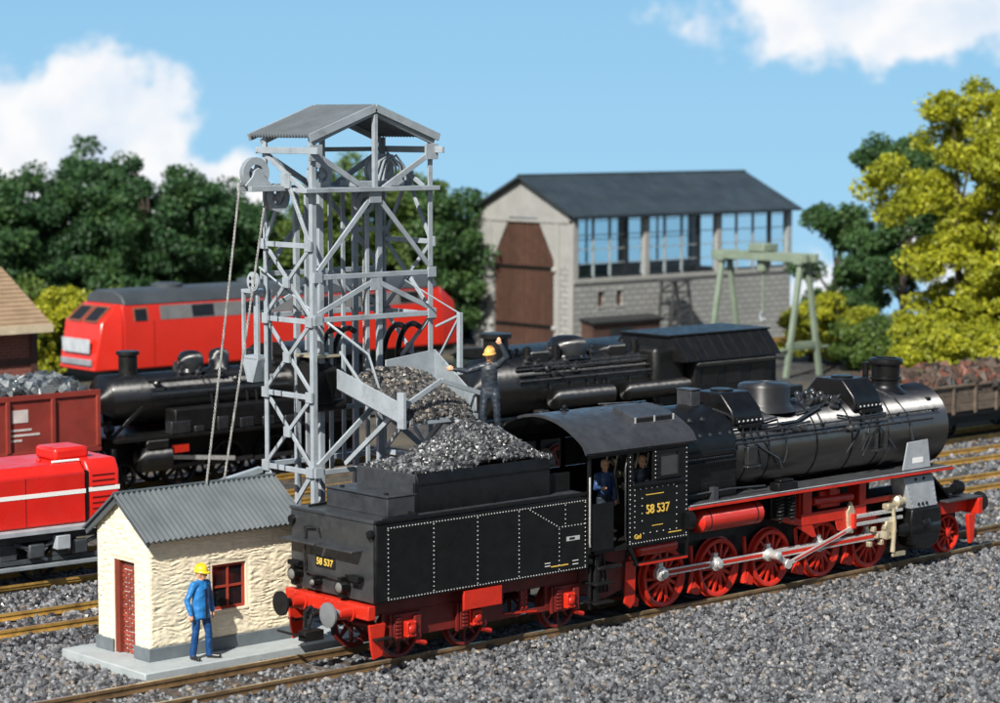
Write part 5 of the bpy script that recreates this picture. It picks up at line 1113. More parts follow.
# ---------------------------------------------------------------- background locomotives (parts as the blur still shows them)
BGB = mat('black_gloss_far', (0.006, 0.006, 0.0065), 0.46, var=0.2, spec=0.9); rolled(BGB, 'X', .95, 1.6)
BGM = mat('black_far', (0.007, 0.007, 0.007), 0.42, var=0.2, spec=.4)
def simple_wheelset(t, xs, r, cy, m, ns=10):
    wm = wheel_mesh(r, ns)
    for x in xs:
        for s in (-1, 1): put('wheel', wm, m, t, (x, cy + s * .76, r), (0, 0, 0 if s < 0 else math.pi))
        MB().tube((x, cy - .7, r), (x, cy + .7, r), .08, 8).build('axle', BGM, t)
def left_loco():
    cy = 22.3; t = thing('steam_locomotive', 'small black tank locomotive blurred behind the red shunter', 'locomotive', (8.9, cy, 0))
    zb = 2.55; r = .72
    MB().lathe((9.9, cy, zb), (1, 0, 0), [(0, r), (5.2, r)], 40).build('boiler', BGB, t)
    sb = MB().lathe((10.0, cy, zb), (-1, 0, 0), [(0, r + .03), (1.15, r + .03), (1.2, r), (1.24, r * .75), (1.32, r * .4), (1.34, .01)], 40).build('smokebox', BGB, t)
    MB().box(8.62, 8.66, cy - .28, cy + .28, 1.98, 2.2).build('number_plate', mat('plate_blue', (.25, .38, .6), .4), sb)
    MB().lathe((9.7, cy, 3.15), (0, 0, 1), [(0, .4), (.1, .27), (.66, .27), (.68, .33), (.78, .33), (.78, .22)], 24).build('chimney', BGM, t)
    MB().lathe((11.85, cy, 3.2), (0, 0, 1), [(0, .46), (.1, .38), (.40, .38), (.52, .33), (.60, .2), (.62, .01)], 28).build('steam_dome', BGB, t)
    MB().lathe((12.85, cy, 3.2), (0, 0, 1), [(0, .36), (.08, .30), (.46, .30), (.57, .24), (.62, .1), (.63, .01)], 28).build('sand_dome', BGB, t)
    MB().lathe((14.0, cy, 3.2), (0, 0, 1), [(0, .3), (.5, .25), (.55, .1)], 20).build('safety_valve', BGM, t)
    MB().box(10.4, 15.0, cy - 1.35, cy - .8, 1.62, 2.3).build('side_tank', BGM, t, .04); MB().box(10.4, 15.0, cy + .8, cy + 1.35, 1.62, 2.3).build('side_tank', BGM, t, .04)
    MB().box(8.4, 17.6, cy - 1.42, cy + 1.42, 1.5, 1.6).build('running_board', BGM, t, .01)
    MB().beam((8.55, cy - .9, 1.6), (9.6, cy - .9, 2.4), .08, .08).build('smokebox_stay', BGB, t); MB().beam((8.55, cy + .9, 1.6), (9.6, cy + .9, 2.4), .08, .08).build('smokebox_stay', BGB, t)
    c = MB().box(15.05, 17.2, cy - 1.4, cy + 1.4, 1.61, 3.5).build('cab', BGM, t, .03)
    MB().prism([(cy - 1.55, 3.5), (cy - 1.1, 3.75), (cy, 3.88), (cy + 1.1, 3.75), (cy + 1.55, 3.5)], 'yz', 14.9, 17.4).build('roof', BGM, c)
    for x in (15.4, 16.4): MB().box(x, x + .55, cy - 1.42, cy - 1.405, 2.7, 3.3).build('window', GLASSD, c)
    for s in (-1, 1):
        cyl = MB().lathe((9.3, cy + s * 1.15, .95), (1, 0, 0), [(0, .3), (.03, .38), (.9, .38), (.93, .3)], 20).build('cylinder', BGB, t)
        MB().box(9.4, 10.1, cy + s * 1.15 - .3, cy + s * 1.15 + .3, 1.25, 1.5).build('steam_chest', BGB, cyl, .02)
        MB().beam((10.2, cy + s * 1.1, .95), (12.6, cy + s * 1.1, .7), .06, .12).build('connecting_rod', SILVER, t)
        lamp(t, 8.5, cy + s * .85, 1.85, -1, .15, BGM)
    MB().box(10.3, 10.9, cy - 1.3, cy - 1.2, 1.05, 1.3).build('red_valve', RED, t, .02)
    MB().box(8.3, 8.42, cy - 1.35, cy + 1.35, .95, 1.35).build('buffer_beam', BGM, t, .02)
    for s in (-1, 1): MB().lathe((8.3, cy + s * .85, 1.12), (-1, 0, 0), [(0, .15), (.25, .13), (.27, .07), (.42, .07), (.44, .23), (.5, .23)], 20).build('buffer', STEELP, t)
    for l in (-.55, .55): MB().box(8.5, 17.4, cy + l - .03, cy + l + .03, .5, 1.5).build('main_frame', BGM, t)
    simple_wheelset(t, (10.9, 12.6, 14.3), .62, cy, BGM); simple_wheelset(t, (9.0, 16.2), .42, cy, BGM)
left_loco()
def mid_loco():
    cy = 14.0; t = thing('steam_locomotive', 'black steam locomotive in middle distance before the engine shed', 'locomotive', (15.4, cy, 0))
    zb = 3.05; r = .82
    MB().lathe((16.9, cy, zb), (1, 0, 0), [(0, r), (5.4, r), (5.9, r + .1)], 44).build('boiler', BGB, t)
    MB().lathe((17.2, cy, zb), (-1, 0, 0), [(0, r + .03), (1.5, r + .03), (1.56, r), (1.6, r * .7), (1.68, .3), (1.7, .01)], 44).build('smokebox', BGB, t)
    for x in (18.0, 20.2, 21.5): MB().lathe((x, cy, zb), (1, 0, 0), [(0, r + .012), (.07, r + .012)], 44).build('boiler_band', BGB, t)
    MB().lathe((16.4, cy, 3.75), (0, 0, 1), [(0, .5), (.12, .36), (.7, .35), (.72, .45), (.84, .45), (.86, .3)], 28).build('chimney', BGM, t)
    MB().lathe((19.12, cy, 3.75), (0, 0, 1), [(0, .66), (.1, .56), (.42, .56), (.56, .46), (.62, .28), (.63, .01)], 32).build('steam_dome', BGB, t)
    for x in (17.7, 20.7): MB().box(x - .35, x + .35, cy - .45, cy + .45, 3.7, 4.05).build('sand_box', BGB, t, .06)
    for x in (17.3, 18.4, 21.5): MB().lathe((x, cy - .3, 3.75), (0, 0, 1), [(0, .12), (.4, .12), (.45, .05)], 12).build('valve', BGM, t)
    for z, l, rr in ((3.6, .72, .04), (3.3, .9, .05), (3.45, .85, .03)): MB().tube((16.5, cy - l, z), (22.2, cy - l, z), rr, 8).build('hand_rail', BGB, t)
    MB().lathe((17.6, cy - 1.05, 2.75), (1, 0, 0), [(0, .2), (.05, .3), (2.2, .3), (2.25, .2)], 24).build('feed_heater', BGB, t)
    MB().lathe((20.4, cy - 1.05, 2.75), (1, 0, 0), [(0, .15), (.05, .26), (2.6, .26), (2.65, .15)], 24).build('air_reservoir', BGB, t)
    MB().box(15.5, 27.7, cy - 1.45, cy + 1.45, 2.02, 2.12).build('running_board', BGM, t, .01)
    MB().box(21.6, 22.9, cy - 1.1, cy + 1.1, 2.12, 3.95).build('firebox', BGM, t, .15)
    c = MB().box(22.9, 26.2, cy - 1.42, cy + 1.42, 2.13, 3.50).build('cab', BGM, t, .02)
    MB().prism([(cy - 1.56, 3.50), (cy - 1.02, 4.16), (cy - .98, 4.20), (cy + .98, 4.20), (cy + 1.02, 4.16), (cy + 1.56, 3.50)], 'yz', 22.3, 26.5).build('roof', BGM, c, 0, smooth=None)
    MB().box(22.2, 26.6, cy - 1.03, cy + 1.03, 4.201, 4.26).build('roof_vent', BGM, c, .02)
    for x in np.arange(22.5, 26.5, .45): MB().beam((x, cy - 1.55, 3.55), (x, cy - 1.0, 4.2), .03, .02).build('roof_rib', BGM, c)
    MB().box(22.9, 26.2, cy - 1.58, cy - 1.43, 3.32, 3.44).build('rain_strip', BGB, c, .02)
    for x in (23.2, 24.2, 25.3): MB().box(x, x + .65, cy - 1.435, cy - 1.421, 2.75, 3.25).build('window', GLASSD, c)
    MB().box(26.25, 27.7, cy - 1.4, cy + 1.4, 2.13, 2.45).build('bunker', BGM, t, .04)
    MB().box(26.25, 26.7, cy - 1.2, cy + 1.2, 2.451, 3.5).build('bunker_top', BGM, t, .05)
    for l in (-.55, .55): MB().box(15.6, 27.6, cy + l - .03, cy + l + .03, .5, 2.0).build('main_frame', BGM, t)
    simple_wheelset(t, (18.2, 19.9, 21.6, 23.3), .7, cy, REDD, 12); simple_wheelset(t, (16.4, 24.9, 26.6), .48, cy, REDD)
    for s in (-1, 1):
        MB().lathe((16.2, cy + s * 1.1, 1.0), (1, 0, 0), [(0, .3), (.03, .4), (1.1, .4), (1.13, .3)], 20).build('cylinder', BGM, t)
        MB().lathe((15.5, cy + s * .85, 1.12), (-1, 0, 0), [(0, .15), (.25, .13), (.27, .07), (.42, .07), (.44, .23), (.5, .23)], 20).build('buffer', BGM, t)
    MB().box(15.5, 15.62, cy - 1.35, cy + 1.35, .95, 1.35).build('buffer_beam', REDD, t, .02)
mid_loco()
def dress(t, cy, x0, x1, zb, r, seed, zc):
    rg = random.Random(seed)
    for a in (.8, 1.15, 1.4): MB().tube((x0, cy - (r + .07) * math.sin(a), zb + (r + .07) * math.cos(a)), (x1, cy - (r + .07) * math.sin(a), zb + (r + .07) * math.cos(a)), .03, 6).build('boiler_pipe', PIPE, t)
    for k in range(14):
        x = rg.uniform(x0 + .2, x1 - .2); a = rg.uniform(-.4, 1.2); y = cy - r * math.sin(a); z = zb + r * math.cos(a)
        MB().lathe((x, y, z), (0, -math.sin(a), math.cos(a)), [(-.05, .10), (.10, .10), (.14, .05), (.26, .05)], 10).build('boiler_fitting', PIPE, t)
    for k in range(7):
        x = rg.uniform(x0 + .3, x1 - .6); MB().pipe([(x, cy - (r + .05) * math.sin(.7), zb + (r + .05) * math.cos(.7)), (x + .2, cy - (r + .06), zb), (x + .3, cy - (r + .05) * .9, zb - .5 * r), (x + .35, cy - 1.0, zc + .1)], .03, 6).build('boiler_pipe', PIPE, t)
    for k in range(6):
        x = x0 + (x1 - x0) * (k + .3) / 6; MB().box(x, x + rg.uniform(.3, .7), cy - 1.38, cy - 1.05, zc + .005, zc + rg.uniform(.15, .4)).build('deck_box', PIPE, t, .03)
    for x in np.arange(x0, x1 - .8, 1.7): MB().beam((x, cy - 1.02, .62), (x + 1.6, cy - 1.02, .66), .05, .12).build('side_rod', PIPE, t)
dress(bpy.data.objects['steam_locomotive.001'], 22.3, 10.0, 14.8, 2.55, .72, 3, 1.6)
dress(bpy.data.objects['steam_locomotive.002'], 14.0, 16.6, 21.6, 3.05, .82, 8, 2.12)
SHRED = mat('shunter_red', (0.62, 0.018, 0.012), 0.35, var=0.06, scale=1.2)
def shunter():
    cy = T2(0) + .0; t = thing('diesel_shunter', 'bright red diesel shunter with white stripe, cut off at left edge', 'locomotive', (1.5, cy, 0), -.045)
    y0, y1 = cy - 1.15, cy + 1.15
    h = MB().prism([(y0, 1.30), (y0, 2.45), (y0 + .25, 2.68), (y1 - .25, 2.68), (y1, 2.45), (y1, 1.30)], 'yz', -7.5, 1.45).build('hood', SHRED, t, .04)
    MB().prism([(y0 + .02, 1.30), (y0 + .02, 2.45), (y0 + .2, 2.72), (y1 - .2, 2.72), (y1 - .02, 2.45), (y1 - .02, 1.30)], 'yz', 1.50, 2.35).build('radiator_nose', SHRED, t, .06)
    MB().box(1.452, 1.498, y0 - .004, y1 + .004, 1.32, 2.5).build('joint_gap', BGM, t)
    MB().box(.95, 1.85, cy - .6, cy + .35, 2.68, 2.98).build('exhaust_box', SHRED, t, .08)
    MB().box(.75, 1.45, y0 + .28, y0 + .35, 2.69, 2.74).build('white_rail', WHITEP, t, .01)
    for x in np.arange(-7, 1.2, 1.1): MB().ball((x, cy - .3, 2.70), .06, 8, 5).build('hood_knob', SHRED, t)
    s = MB().box(-7.5, 1.44, y0 - .006, y0 - .001, 1.98, 2.08); s.box(1.51, 2.34, y0 + .012, y0 + .018, 1.99, 2.09).build('white_stripe', WHITEP, t)
    for x in (-3.9, -2.7, -1.4, -.1): MB().box(x, x + .02, y0 - .004, y0 - .001, 1.34, 2.44).build('panel_joint', mat('dark_red', (.16, .008, .006), .5), t)
    for k in range(7): MB().box(1.62, 2.2, y0 + .008, y0 + .022, 1.45 + .13 * k + (.12 if k > 3 else 0), 1.48 + .13 * k + (.12 if k > 3 else 0)).build('grille_slat', mat('dark_red', (.16, .008, .006), .5), t)
    MB().ball((2.36, cy - .7, 2.35), .1, 10, 6).build('head_lamp', WHITEP, t)
    MB().box(-7.8, 2.6, cy - 1.4, cy + 1.4, 1.18, 1.29).build('running_board', STEELP, t, .01)
    GF = mat('frame_grey', (.05, .058, .064), .45, var=.2)
    for sgn in (-1, 1):
        y = cy + sgn * 1.1
        f = MB().box(-7.6, 2.4, y - .04, y + .04, .98, 1.17).box(-7.6, 2.4, y - .04, y + .04, .48, .60)
        for x in (-6.6, -5.2, -3.6, -2.2, -.75, .55, 1.75): f.box(x, x + .42, y - .04, y + .04, .601, .979)
        f.build('side_frame', GF, t, .02)
        MB().beam((-7.6, y - sgn * -.12, .42), (1.9, y - sgn * -.12, .42), .12, .1).build('step_rail', mat('rail_grey', (.22, .25, .27), .4), t, .02)
        for x in (-5.9, -2.9, .1, 1.2):
            MB().box(x - .2, x + .2, y + sgn * .05, y + sgn * .2, .62, .95).build('axle_box', GF, t, .04)
            MB().pipe([(x - .55, y + sgn * .1, .98), (x, y + sgn * .1, .80), (x + .55, y + sgn * .1, .98)], .05, 8).build('leaf_spring', GF, t)
        MB().beam((-.3, y + sgn * .1, .95), (.4, y + sgn * .1, .55), .05, .07).box(.55, .9, y + sgn * .06, y + sgn * .3, .78, 1.1).build('brake_gear', STEELP, t, .02)
    simple_wheelset(t, (-5.6, -2.6, .4), .48, cy, BGM)
    MB().box(2.45, 2.58, cy - 1.3, cy + 1.3, .9, 1.28).build('buffer_beam', SHRED, t, .02)
    for s_ in (-1, 1): MB().lathe((2.58, cy + s_ * .85, 1.08), (1, 0, 0), [(0, .15), (.25, .13), (.27, .07), (.42, .07), (.44, .23), (.5, .23)], 20).build('buffer', BGM, t)
shunter()
def diesel():
    cy = 41.75; t = thing('diesel_locomotive', 'long red main line diesel with grey roof behind the tower', 'locomotive', (19.3, cy, 0))
    DR = mat('diesel_red', (0.60, 0.024, 0.012), 0.32, var=0.05, scale=.6); X0, X1 = 21.1, 36.6; y0, y1 = cy - 1.45, cy + 1.45
    sec = [(y0, 1.2), (y0, 3.0), (y0 + .12, 3.62), (y1 - .12, 3.62), (y1, 3.0), (y1, 1.2)]
    MB().prism(sec, 'yz', X0, X1).build('body', DR, t, .06)
    # cab nose
    def nose(x, sg):
        n = MB(); a = [(q[0], q[1]) for q in sec]
        out = [(x, p[0], p[1]) for p in a]; fr = []
        for yy, zz in a:
            bulge = 1.15 if zz < 2.5 else (.85 if zz < 3.2 else .12); fr.append((x - sg * bulge, cy + (yy - cy) * .86, zz if zz < 3.2 else zz - .02))
        mid = [(x - sg * 1.15, cy + (a[1][0] - cy) * .86, 2.45), (x - sg * 1.15, cy + (a[4][0] - cy) * .86, 2.45)]
        n.add(out + fr, [(0, 1, 7, 6), (1, 2, 8, 7), (2, 3, 9, 8), (3, 4, 10, 9), (4, 5, 11, 10), (5, 0, 6, 11), (6, 7, 10, 11), (7, 8, 9, 10), (0, 5, 4, 3, 2, 1)])
        return n.build('cab_nose', DR, t, .05)
    n1 = nose(X0 - .001, 1); nose(X1 + .001, -1)
    xf = X0 - 1.02
    MB().prism([(cy - .95, 2.38), (cy + 1.0, 2.38), (cy + .95, 1.85), (cy - .9, 1.85)], 'yz', X0 - 1.175, X0 - 1.155).build('white_panel', mat('panel_white', (.42, .45, .48), .45), n1)
    MB().box(X0 - 1.22, X0 - 1.12, cy - 1.05, cy + 1.05, 1.38, 1.62).build('bumper', mat('bumper_grey', (.25, .27, .3), .4), n1, .03)
    for a, b in ((-1.0, -.1), (.1, 1.0)):
        ff = .72; p = lambda y, k: (X0 - .78 + .66 * k - .11, cy + y * (1 - .03 * k), 3.02 + .56 * k)
        MB().add([p(a, .02), p(b, .02), p(b, .9), p(a, .9)], [(0, 1, 2, 3)]).build('windscreen', mat('screen_glass', (.015, .015, .015), .1, spec=.5), n1)
        MB().beam(p(a, .0), p(a, .95), .05, .05).beam(p(b, .0), p(b, .95), .05, .05).beam(p(a, .93), p(b, .93), .05, .05).beam(p(a, 0), p(b, 0), .05, .05).build('screen_frame', mat('frame_tan', (.30, .10, .06), .5), n1)
    RF = mat('diesel_roof', (.05, .06, .068), .5, var=.15, scale=.5)
    MB().prism([(y0 + .08, 3.60), (y0 + .3, 3.92), (cy - .6, 4.12), (cy + .6, 4.12), (y1 - .3, 3.92), (y1 - .08, 3.60)], 'yz', X0 + .1, X1 - .1).build('roof', RF, t, .06)
    for x in (24, 28, 32): MB().lathe((x, cy, 4.1), (0, 0, 1), [(0, .6), (.14, .6), (.18, .5)], 24).build('roof_fan', RF, t)
    # side glazing band on the slanted upper side
    def sidep(x0, x1, z0, z1, nm, m, off):
        f = lambda z: y0 + (z - 3.0) / .62 * .12 if z > 3 else y0
        return MB().add([(x0, f(z0) - off, z0), (x1, f(z0) - off, z0), (x1, f(z1) - off, z1), (x0, f(z1) - off, z1)], [(0, 1, 2, 3)]).build(nm, m, t)
    sidep(22.75, 35.7, 3.01, 3.54, 'louvre_band', mat('band_grey', (.16, .16, .16), .4), .012)
    for x in (24.2, 26.6, 29.9, 32.4, 34.4): sidep(x, x + 1.0, 3.05, 3.5, 'window', GLASSD, .02)
    sidep(21.62, 22.15, 3.01, 3.45, 'window', GLASSD, .018); sidep(21.55, 22.22, 3.0, 3.52, 'window_frame', mat('frame_tan', (.30, .10, .06), .5), .010)
    for x in (22.45, 35.9): MB().box(x, x + .03, y0 - .004, y0 - .001, 1.3, 3.0).build('door_joint', mat('dark_red', (.16, .008, .006), .5), t)
    MB().box(X0 - .8, X1 + .8, cy - 1.3, cy + 1.3, .95, 1.19).build('underframe', BGM, t)
    for xb in (24.0, 33.6):
        MB().box(xb - 1.9, xb + 1.9, cy - 1.15, cy + 1.15, .45, .94).build('bogie', BGM, t, .03); simple_wheelset(t, (xb - 1.3, xb + 1.3), .48, cy, BGM)
    MB().box(26.5, 31.5, cy - 1.2, cy + 1.2, .4, .94).build('fuel_tank', BGM, t, .05)
diesel()

# ---------------------------------------------------------------- wagons
def wagon_left():
    cy = 22.3; t = thing('open_wagon', 'red brown open wagon heaped with coal at left edge', 'wagon', (7.9, cy, 0))
    WB = mat('wagon_brown', (0.25, 0.035, 0.024), 0.55, var=0.12, scale=1.5, dirt=(.12, .03, .02, .3)); X0, X1 = -1.5, 7.85; y0, y1 = cy - 1.4, cy + 1.4
    for y in (y0, y1 - .06): MB().box(X0, X1, y, y + .06, 1.5, 3.05).build('side_wall', WB, t, .01)
    for x in (X0, X1 - .06): MB().box(x, x + .06, y0 + .061, y1 - .061, 1.5, 3.05).build('end_wall', WB, t, .01)
    MB().box(X0, X1, y0 + .05, y1 - .05, 1.35, 1.5).build('floor', WB, t)
    for y, s in ((y0 - .05, -1), (y1, 1)):
        MB().box(X0 - .02, X1 + .02, y, y + .05, 2.94, 3.09).build('top_rail', WB, t, .01); MB().box(X0 - .02, X1 + .02, y - .01, y + .05, 1.38, 1.54).build('sole_bar', WB, t, .01)
        for x in (X0 + .02, .4, 1.9, 3.4, 4.9, 6.3, X1 - .12): MB().box(x, x + .12, y - .03, y + .05, 1.54, 2.94).build('side_post', WB, t, .01)
    MB().box(5.1, 5.6, y0 - .012, y0 - .004, 2.35, 2.7).build('white_print', mat('print_pale', (.62, .55, .52), .6), t)
    for z, a, b in ((2.12, 4.95, 5.7), (1.98, 5.0, 5.95), (1.84, 4.95, 5.4)): MB().box(a, b, y0 - .012, y0 - .004, z, z + .06).build('white_print', mat('print_pale', (.62, .55, .52), .6), t)
    MB().box(X0 + .2, X1 - .2, cy - 1.0, cy + 1.0, .9, 1.34).build('underframe', BGM, t)
    for s in (-1, 1): MB().lathe((X1, cy + s * .85, 1.1), (1, 0, 0), [(0, .14), (.2, .12), (.22, .07), (.3, .07), (.32, .22), (.37, .22)], 18).build('buffer', BGM, t)
    MB().box(6.0, 7.0, y0 + .1, y0 + .3, .7, 1.1).build('brake_box', BGM, t, .04)
    simple_wheelset(t, (.2, 6.2), .5, cy, BGM)
    rng = np.random.default_rng(9); n = 900; x = rng.uniform(X0 + .1, X1 - .15, n); y = rng.uniform(y0 + .1, y1 - .1, n)
    z = 3.0 + .38 * np.cos((y - cy) / 1.4 * 1.4) * (0.75 + .35 * np.sin(x * 1.7)) * np.clip((X1 - x) / .6, .2, 1) + rng.uniform(-.06, .06, n)
    o = link('coal_load', stones('coal_load', np.stack([x, y, z], 1), rng.uniform(.13, .26, n), 3), WAGCOAL); tag(o, 'coal lumps heaped in the red brown wagon', 'coal', kind='stuff')
    MB().box(X0 + .07, X1 - .07, y0 + .07, y1 - .07, 1.51, 3.0).build('coal_core', BGM, o)
wagon_left()
def wagon_right():
    cy = 14.0; t = thing('low_wagon', 'brown low sided wagon loaded with scrap at right edge', 'wagon', (33.2, cy, 0))
    WB = mat('old_wood', (0.13, 0.10, 0.075), 0.7, var=0.25, scale=3); X0, X1 = 32.6, 43.0; y0, y1 = cy - 1.4, cy + 1.4
    for k in range(3):
        for y in (y0, y1 - .07): MB().box(X0, X1, y, y + .07, 1.0 + .27 * k, 1.255 + .27 * k).build('plank', WB, t, .012)
        for x in (X0, X1 - .07): MB().box(x, x + .07, y0 + .08, y1 - .08, 1.0 + .27 * k, 1.255 + .27 * k).build('plank', WB, t, .012)
    for x in np.arange(X0 + .1, X1, 1.14): MB().box(x, x + .11, y0 - .07, y0 - .001, .92, 1.84).build('side_post', WB, t, .01)
    MB().box(X0, X1, y0 - .08, y1 + .08, 1.82, 1.90).build('top_rail', WB, t, .01); MB().box(X0, X1, y0 + .06, y1 - .06, .84, .99).build('floor', BGM, t)
    MB().box(X0 + .2, X1 - .2, cy - .9, cy + .9, .5, .83).build('underframe', BGM, t)
    simple_wheelset(t, (33.9, 35.6, 40.2, 41.8), .45, cy, BGM)
    rng = np.random.default_rng(19); n = 1100; x = rng.uniform(X0 + .15, X1 - .15, n); y = rng.uniform(y0 + .12, y1 - .12, n)
    z = 1.75 + .42 * np.cos((y - cy) / 1.4 * 1.3) * (0.8 + .3 * np.sin(x * 2.3)) + rng.uniform(-.08, .08, n)
    o = link('scrap_load', stones('scrap_load', np.stack([x, y, z], 1), rng.uniform(.12, .26, n), 6, .5), SCRAP); tag(o, 'rusty scrap load lying in the low wagon', 'scrap', kind='stuff')
    MB().box(X0 + .08, X1 - .08, y0 + .08, y1 - .08, 1.0, 1.72).build('scrap_core', BGM, o)
wagon_right()
def wagon_dark():
    cy = 18.2; t = thing('dark_wagon', 'dark green covered wagon behind the middle black locomotive', 'wagon', (20.5, cy, 0))
    WG = mat('dark_green', (0.018, 0.028, 0.022), 0.5, var=0.2); X0, X1, y0, y1 = 19.6, 27.8, cy - 1.4, cy + 1.4
    MB().box(X0, X1, y0, y1, 1.2, 3.4).build('body', WG, t, .03)
    MB().prism([(y0 - .1, 3.36), (y0 + .6, 3.62), (cy, 3.70), (y1 - .6, 3.62), (y1 + .1, 3.36)], 'yz', X0 - .1, X1 + .1).build('roof', BGM, t, .02)
    for x in np.arange(X0 + .1, X1, 1.0): MB().box(x, x + .1, y0 - .04, y0 - .001, 1.2, 3.35).build('side_post', WG, t)
    MB().box(X0, X1, cy - 1.1, cy + 1.1, .8, 1.19).build('underframe', BGM, t); simple_wheelset(t, (21.3, 26.1), .5, cy, BGM)
wagon_dark()

# ---------------------------------------------------------------- engine shed
def shed():
    X0, X1, Y0, Y1 = 47.45, 62.2, 43.87, 50.66; YM = (Y0 + Y1) / 2; ZE, ZR = 6.22, 7.78
    t = thing('engine_shed', 'grey stone engine shed with brown doors and long glazed side', 'building', (X0, Y0, GZ))
    # block pattern: too far to pick the stones apart
    m = bpy.data.materials.new('grey_blocks'); m.use_nodes = True; nt = m.node_tree; b = nt.nodes['Principled BSDF']; N = nt.nodes.new; L = nt.links.new
    tc = N('ShaderNodeTexCoord'); sp = N('ShaderNodeSeparateXYZ'); L(tc.outputs['Object'], sp.inputs[0]); ad = N('ShaderNodeMath'); L(sp.outputs[0], ad.inputs[0]); L(sp.outputs[1], ad.inputs[1])
    cb = N('ShaderNodeCombineXYZ'); L(ad.outputs[0], cb.inputs[0]); L(sp.outputs[2], cb.inputs[1]); bt = N('ShaderNodeTexBrick'); L(cb.outputs[0], bt.inputs['Vector'])
    bt.inputs['Color1'].default_value = (.31, .315, .30, 1); bt.inputs['Color2'].default_value = (.26, .265, .255, 1); bt.inputs['Mortar'].default_value = (.12, .12, .118, 1)
    bt.inputs['Scale'].default_value = 1; bt.inputs['Brick Width'].default_value = .55; bt.inputs['Row Height'].default_value = .26; bt.inputs['Mortar Size'].default_value = .025; bt.inputs['Bias'].default_value = 0
    L(bt.outputs['Color'], b.inputs['Base Color']); b.inputs['Roughness'].default_value = .8
    bp = N('ShaderNodeBump'); bp.inputs['Distance'].default_value = .03; bp.inputs['Strength'].default_value = .6; bp.invert = True; L(bt.outputs['Fac'], bp.inputs['Height']); L(bp.outputs[0], b.inputs['Normal'])
    BL = m; LT = mat('shed_render', (.29, .29, .275), .75, var=.08, scale=1.2); WD = .25
    SL = mat('slate_roof', (.030, .042, .050), .5, var=.2, scale=.8, bump=.2, bscale=6)
    # gable with door opening
    dy0, dy1, dz, dt, tz = 45.2, 49.35, 4.1, 6.0, (46.3, 48.25)
    g = MB(); xa, xb = X0, X0 + WD
    g.box(xa, xb, Y0, dy0, GZ, 3.9).build('gable_wall', BL, t); MB().box(xa, xb, dy1, Y1, GZ, 3.9).build('gable_wall', BL, t)
    h = MB(); h.prism([(Y0, 3.9), (dy0, 3.9), (dy0, dz), (tz[0], dt), (tz[1], dt), (dy1, dz), (dy1, 3.9), (Y1, 3.9), (Y1, ZE), (YM, ZR), (Y0, ZE)], 'yz', xa + .001, xb); h.build('gable_top', LT, t)
    MB().box(xa - .05, xa - .001, Y0 - .03, Y1 + .03, ZE - .42, ZE - .28).build('gable_band', LT, t)
    for y in (Y0 - .03, dy0 - .42, dy1 + .12, Y1 - .3): MB().box(xa - .06, xa - .002, y, y + .3, GZ, ZE - .45).build('pilaster', LT, t)
    DB = mat('door_brown', (.070, .034, .023), .6, var=.15, scale=2, bump=.2, bscale=8, rnd=.15)
    ymid = (dy0 + dy1) / 2
    for a, b_ in ((dy0 + .02, ymid - .015), (ymid + .015, dy1 - .02)):
        d = thing('door', None, None, (xa + .06, a, GZ)); d.parent = t; d.location = Vector((xa + .06, a, GZ)) - ORG[t.name]; d['label'] = 'brown plank door leaf'
        n = 9; w = (b_ - a) / n
        def ztop(y): return min(dt, dz + (dt - dz) * max(0, min((y - dy0) / (tz[0] - dy0), (dy1 - y) / (dy1 - tz[1]))))
        for k in range(n):
            p, q = a + k * w + .012, a + (k + 1) * w - .012
            MB().prism([(p, GZ + .02), (q, GZ + .02), (q, ztop(q) - .02), (p, ztop(p) - .02)], 'yz', xa + .06, xa + .12).build('plank', DB, d)
        for z in (.9, 3.6): MB().box(xa + .03, xa + .058, a, b_, z, z + .16).build('strap_hinge', BGM, d)
    for y in (dy0 - .12, dy1 + .12):
        for z in (.95, 3.65): MB().ball((xa - .08, y, z), .14, 8, 5).build('hinge_stone', LT, t)
    # long sides: lower wall, sill, posts, glazing
    frames = mat('glazing_bar', (.30, .34, .35), .5); gl = bpy.data.materials.new('shed_glass'); gl.use_nodes = True; nt = gl.node_tree; nt.nodes.clear(); N = nt.nodes.new
    o_ = N('ShaderNodeOutputMaterial'); tr = N('ShaderNodeBsdfTransparent'); gs = N('ShaderNodeBsdfGlossy'); gs.inputs['Roughness'].default_value = .05; mx = N('ShaderNodeMixShader'); mx.inputs[0].default_value = .07
    tr.inputs[0].default_value = (.9, .95, .97, 1); nt.links.new(tr.outputs[0], mx.inputs[1]); nt.links.new(gs.outputs[0], mx.inputs[2]); nt.links.new(mx.outputs[0], o_.inputs[0])
    DK = mat('window_dark', (.02, .022, .024), .4)
    for s in (0, 1):
        ya, yb = (Y0, Y0 + WD) if s == 0 else (Y1 - WD, Y1)
        lw = MB(); wins = [(49.0, 49.35), (50.2, 50.55)] if s == 0 else []
        if wins:
            lw.box(xb, X1, ya, yb, GZ, 1.95).box(xb, X1, ya, yb, 2.65, 3.05); e = [xb] + [q for w in wins for q in w] + [X1]
            for k in range(0, len(e), 2): lw.box(e[k], e[k + 1], ya, yb, 1.951, 2.649)
        else: lw.box(xb, X1, ya, yb, GZ, 3.05)
        lw.build('lower_wall', BL, t)
        for a, b_ in wins:
            f = MB().box(a - .07, b_ + .07, ya - .04, ya - .001, 1.86, 1.95).box(a - .07, b_ + .07, ya - .04, ya - .001, 2.65, 2.74).build('small_window', LT, t); MB().box(a, b_, ya + .08, ya + .1, 1.95, 2.65).build('shutter', mat('door_brown2', (.10, .05, .03), .6), f)
        MB().box(xa, X1 + .04, ya - .06, yb + .04, 3.052, 3.26).build('sill_course', LT, t, .02)
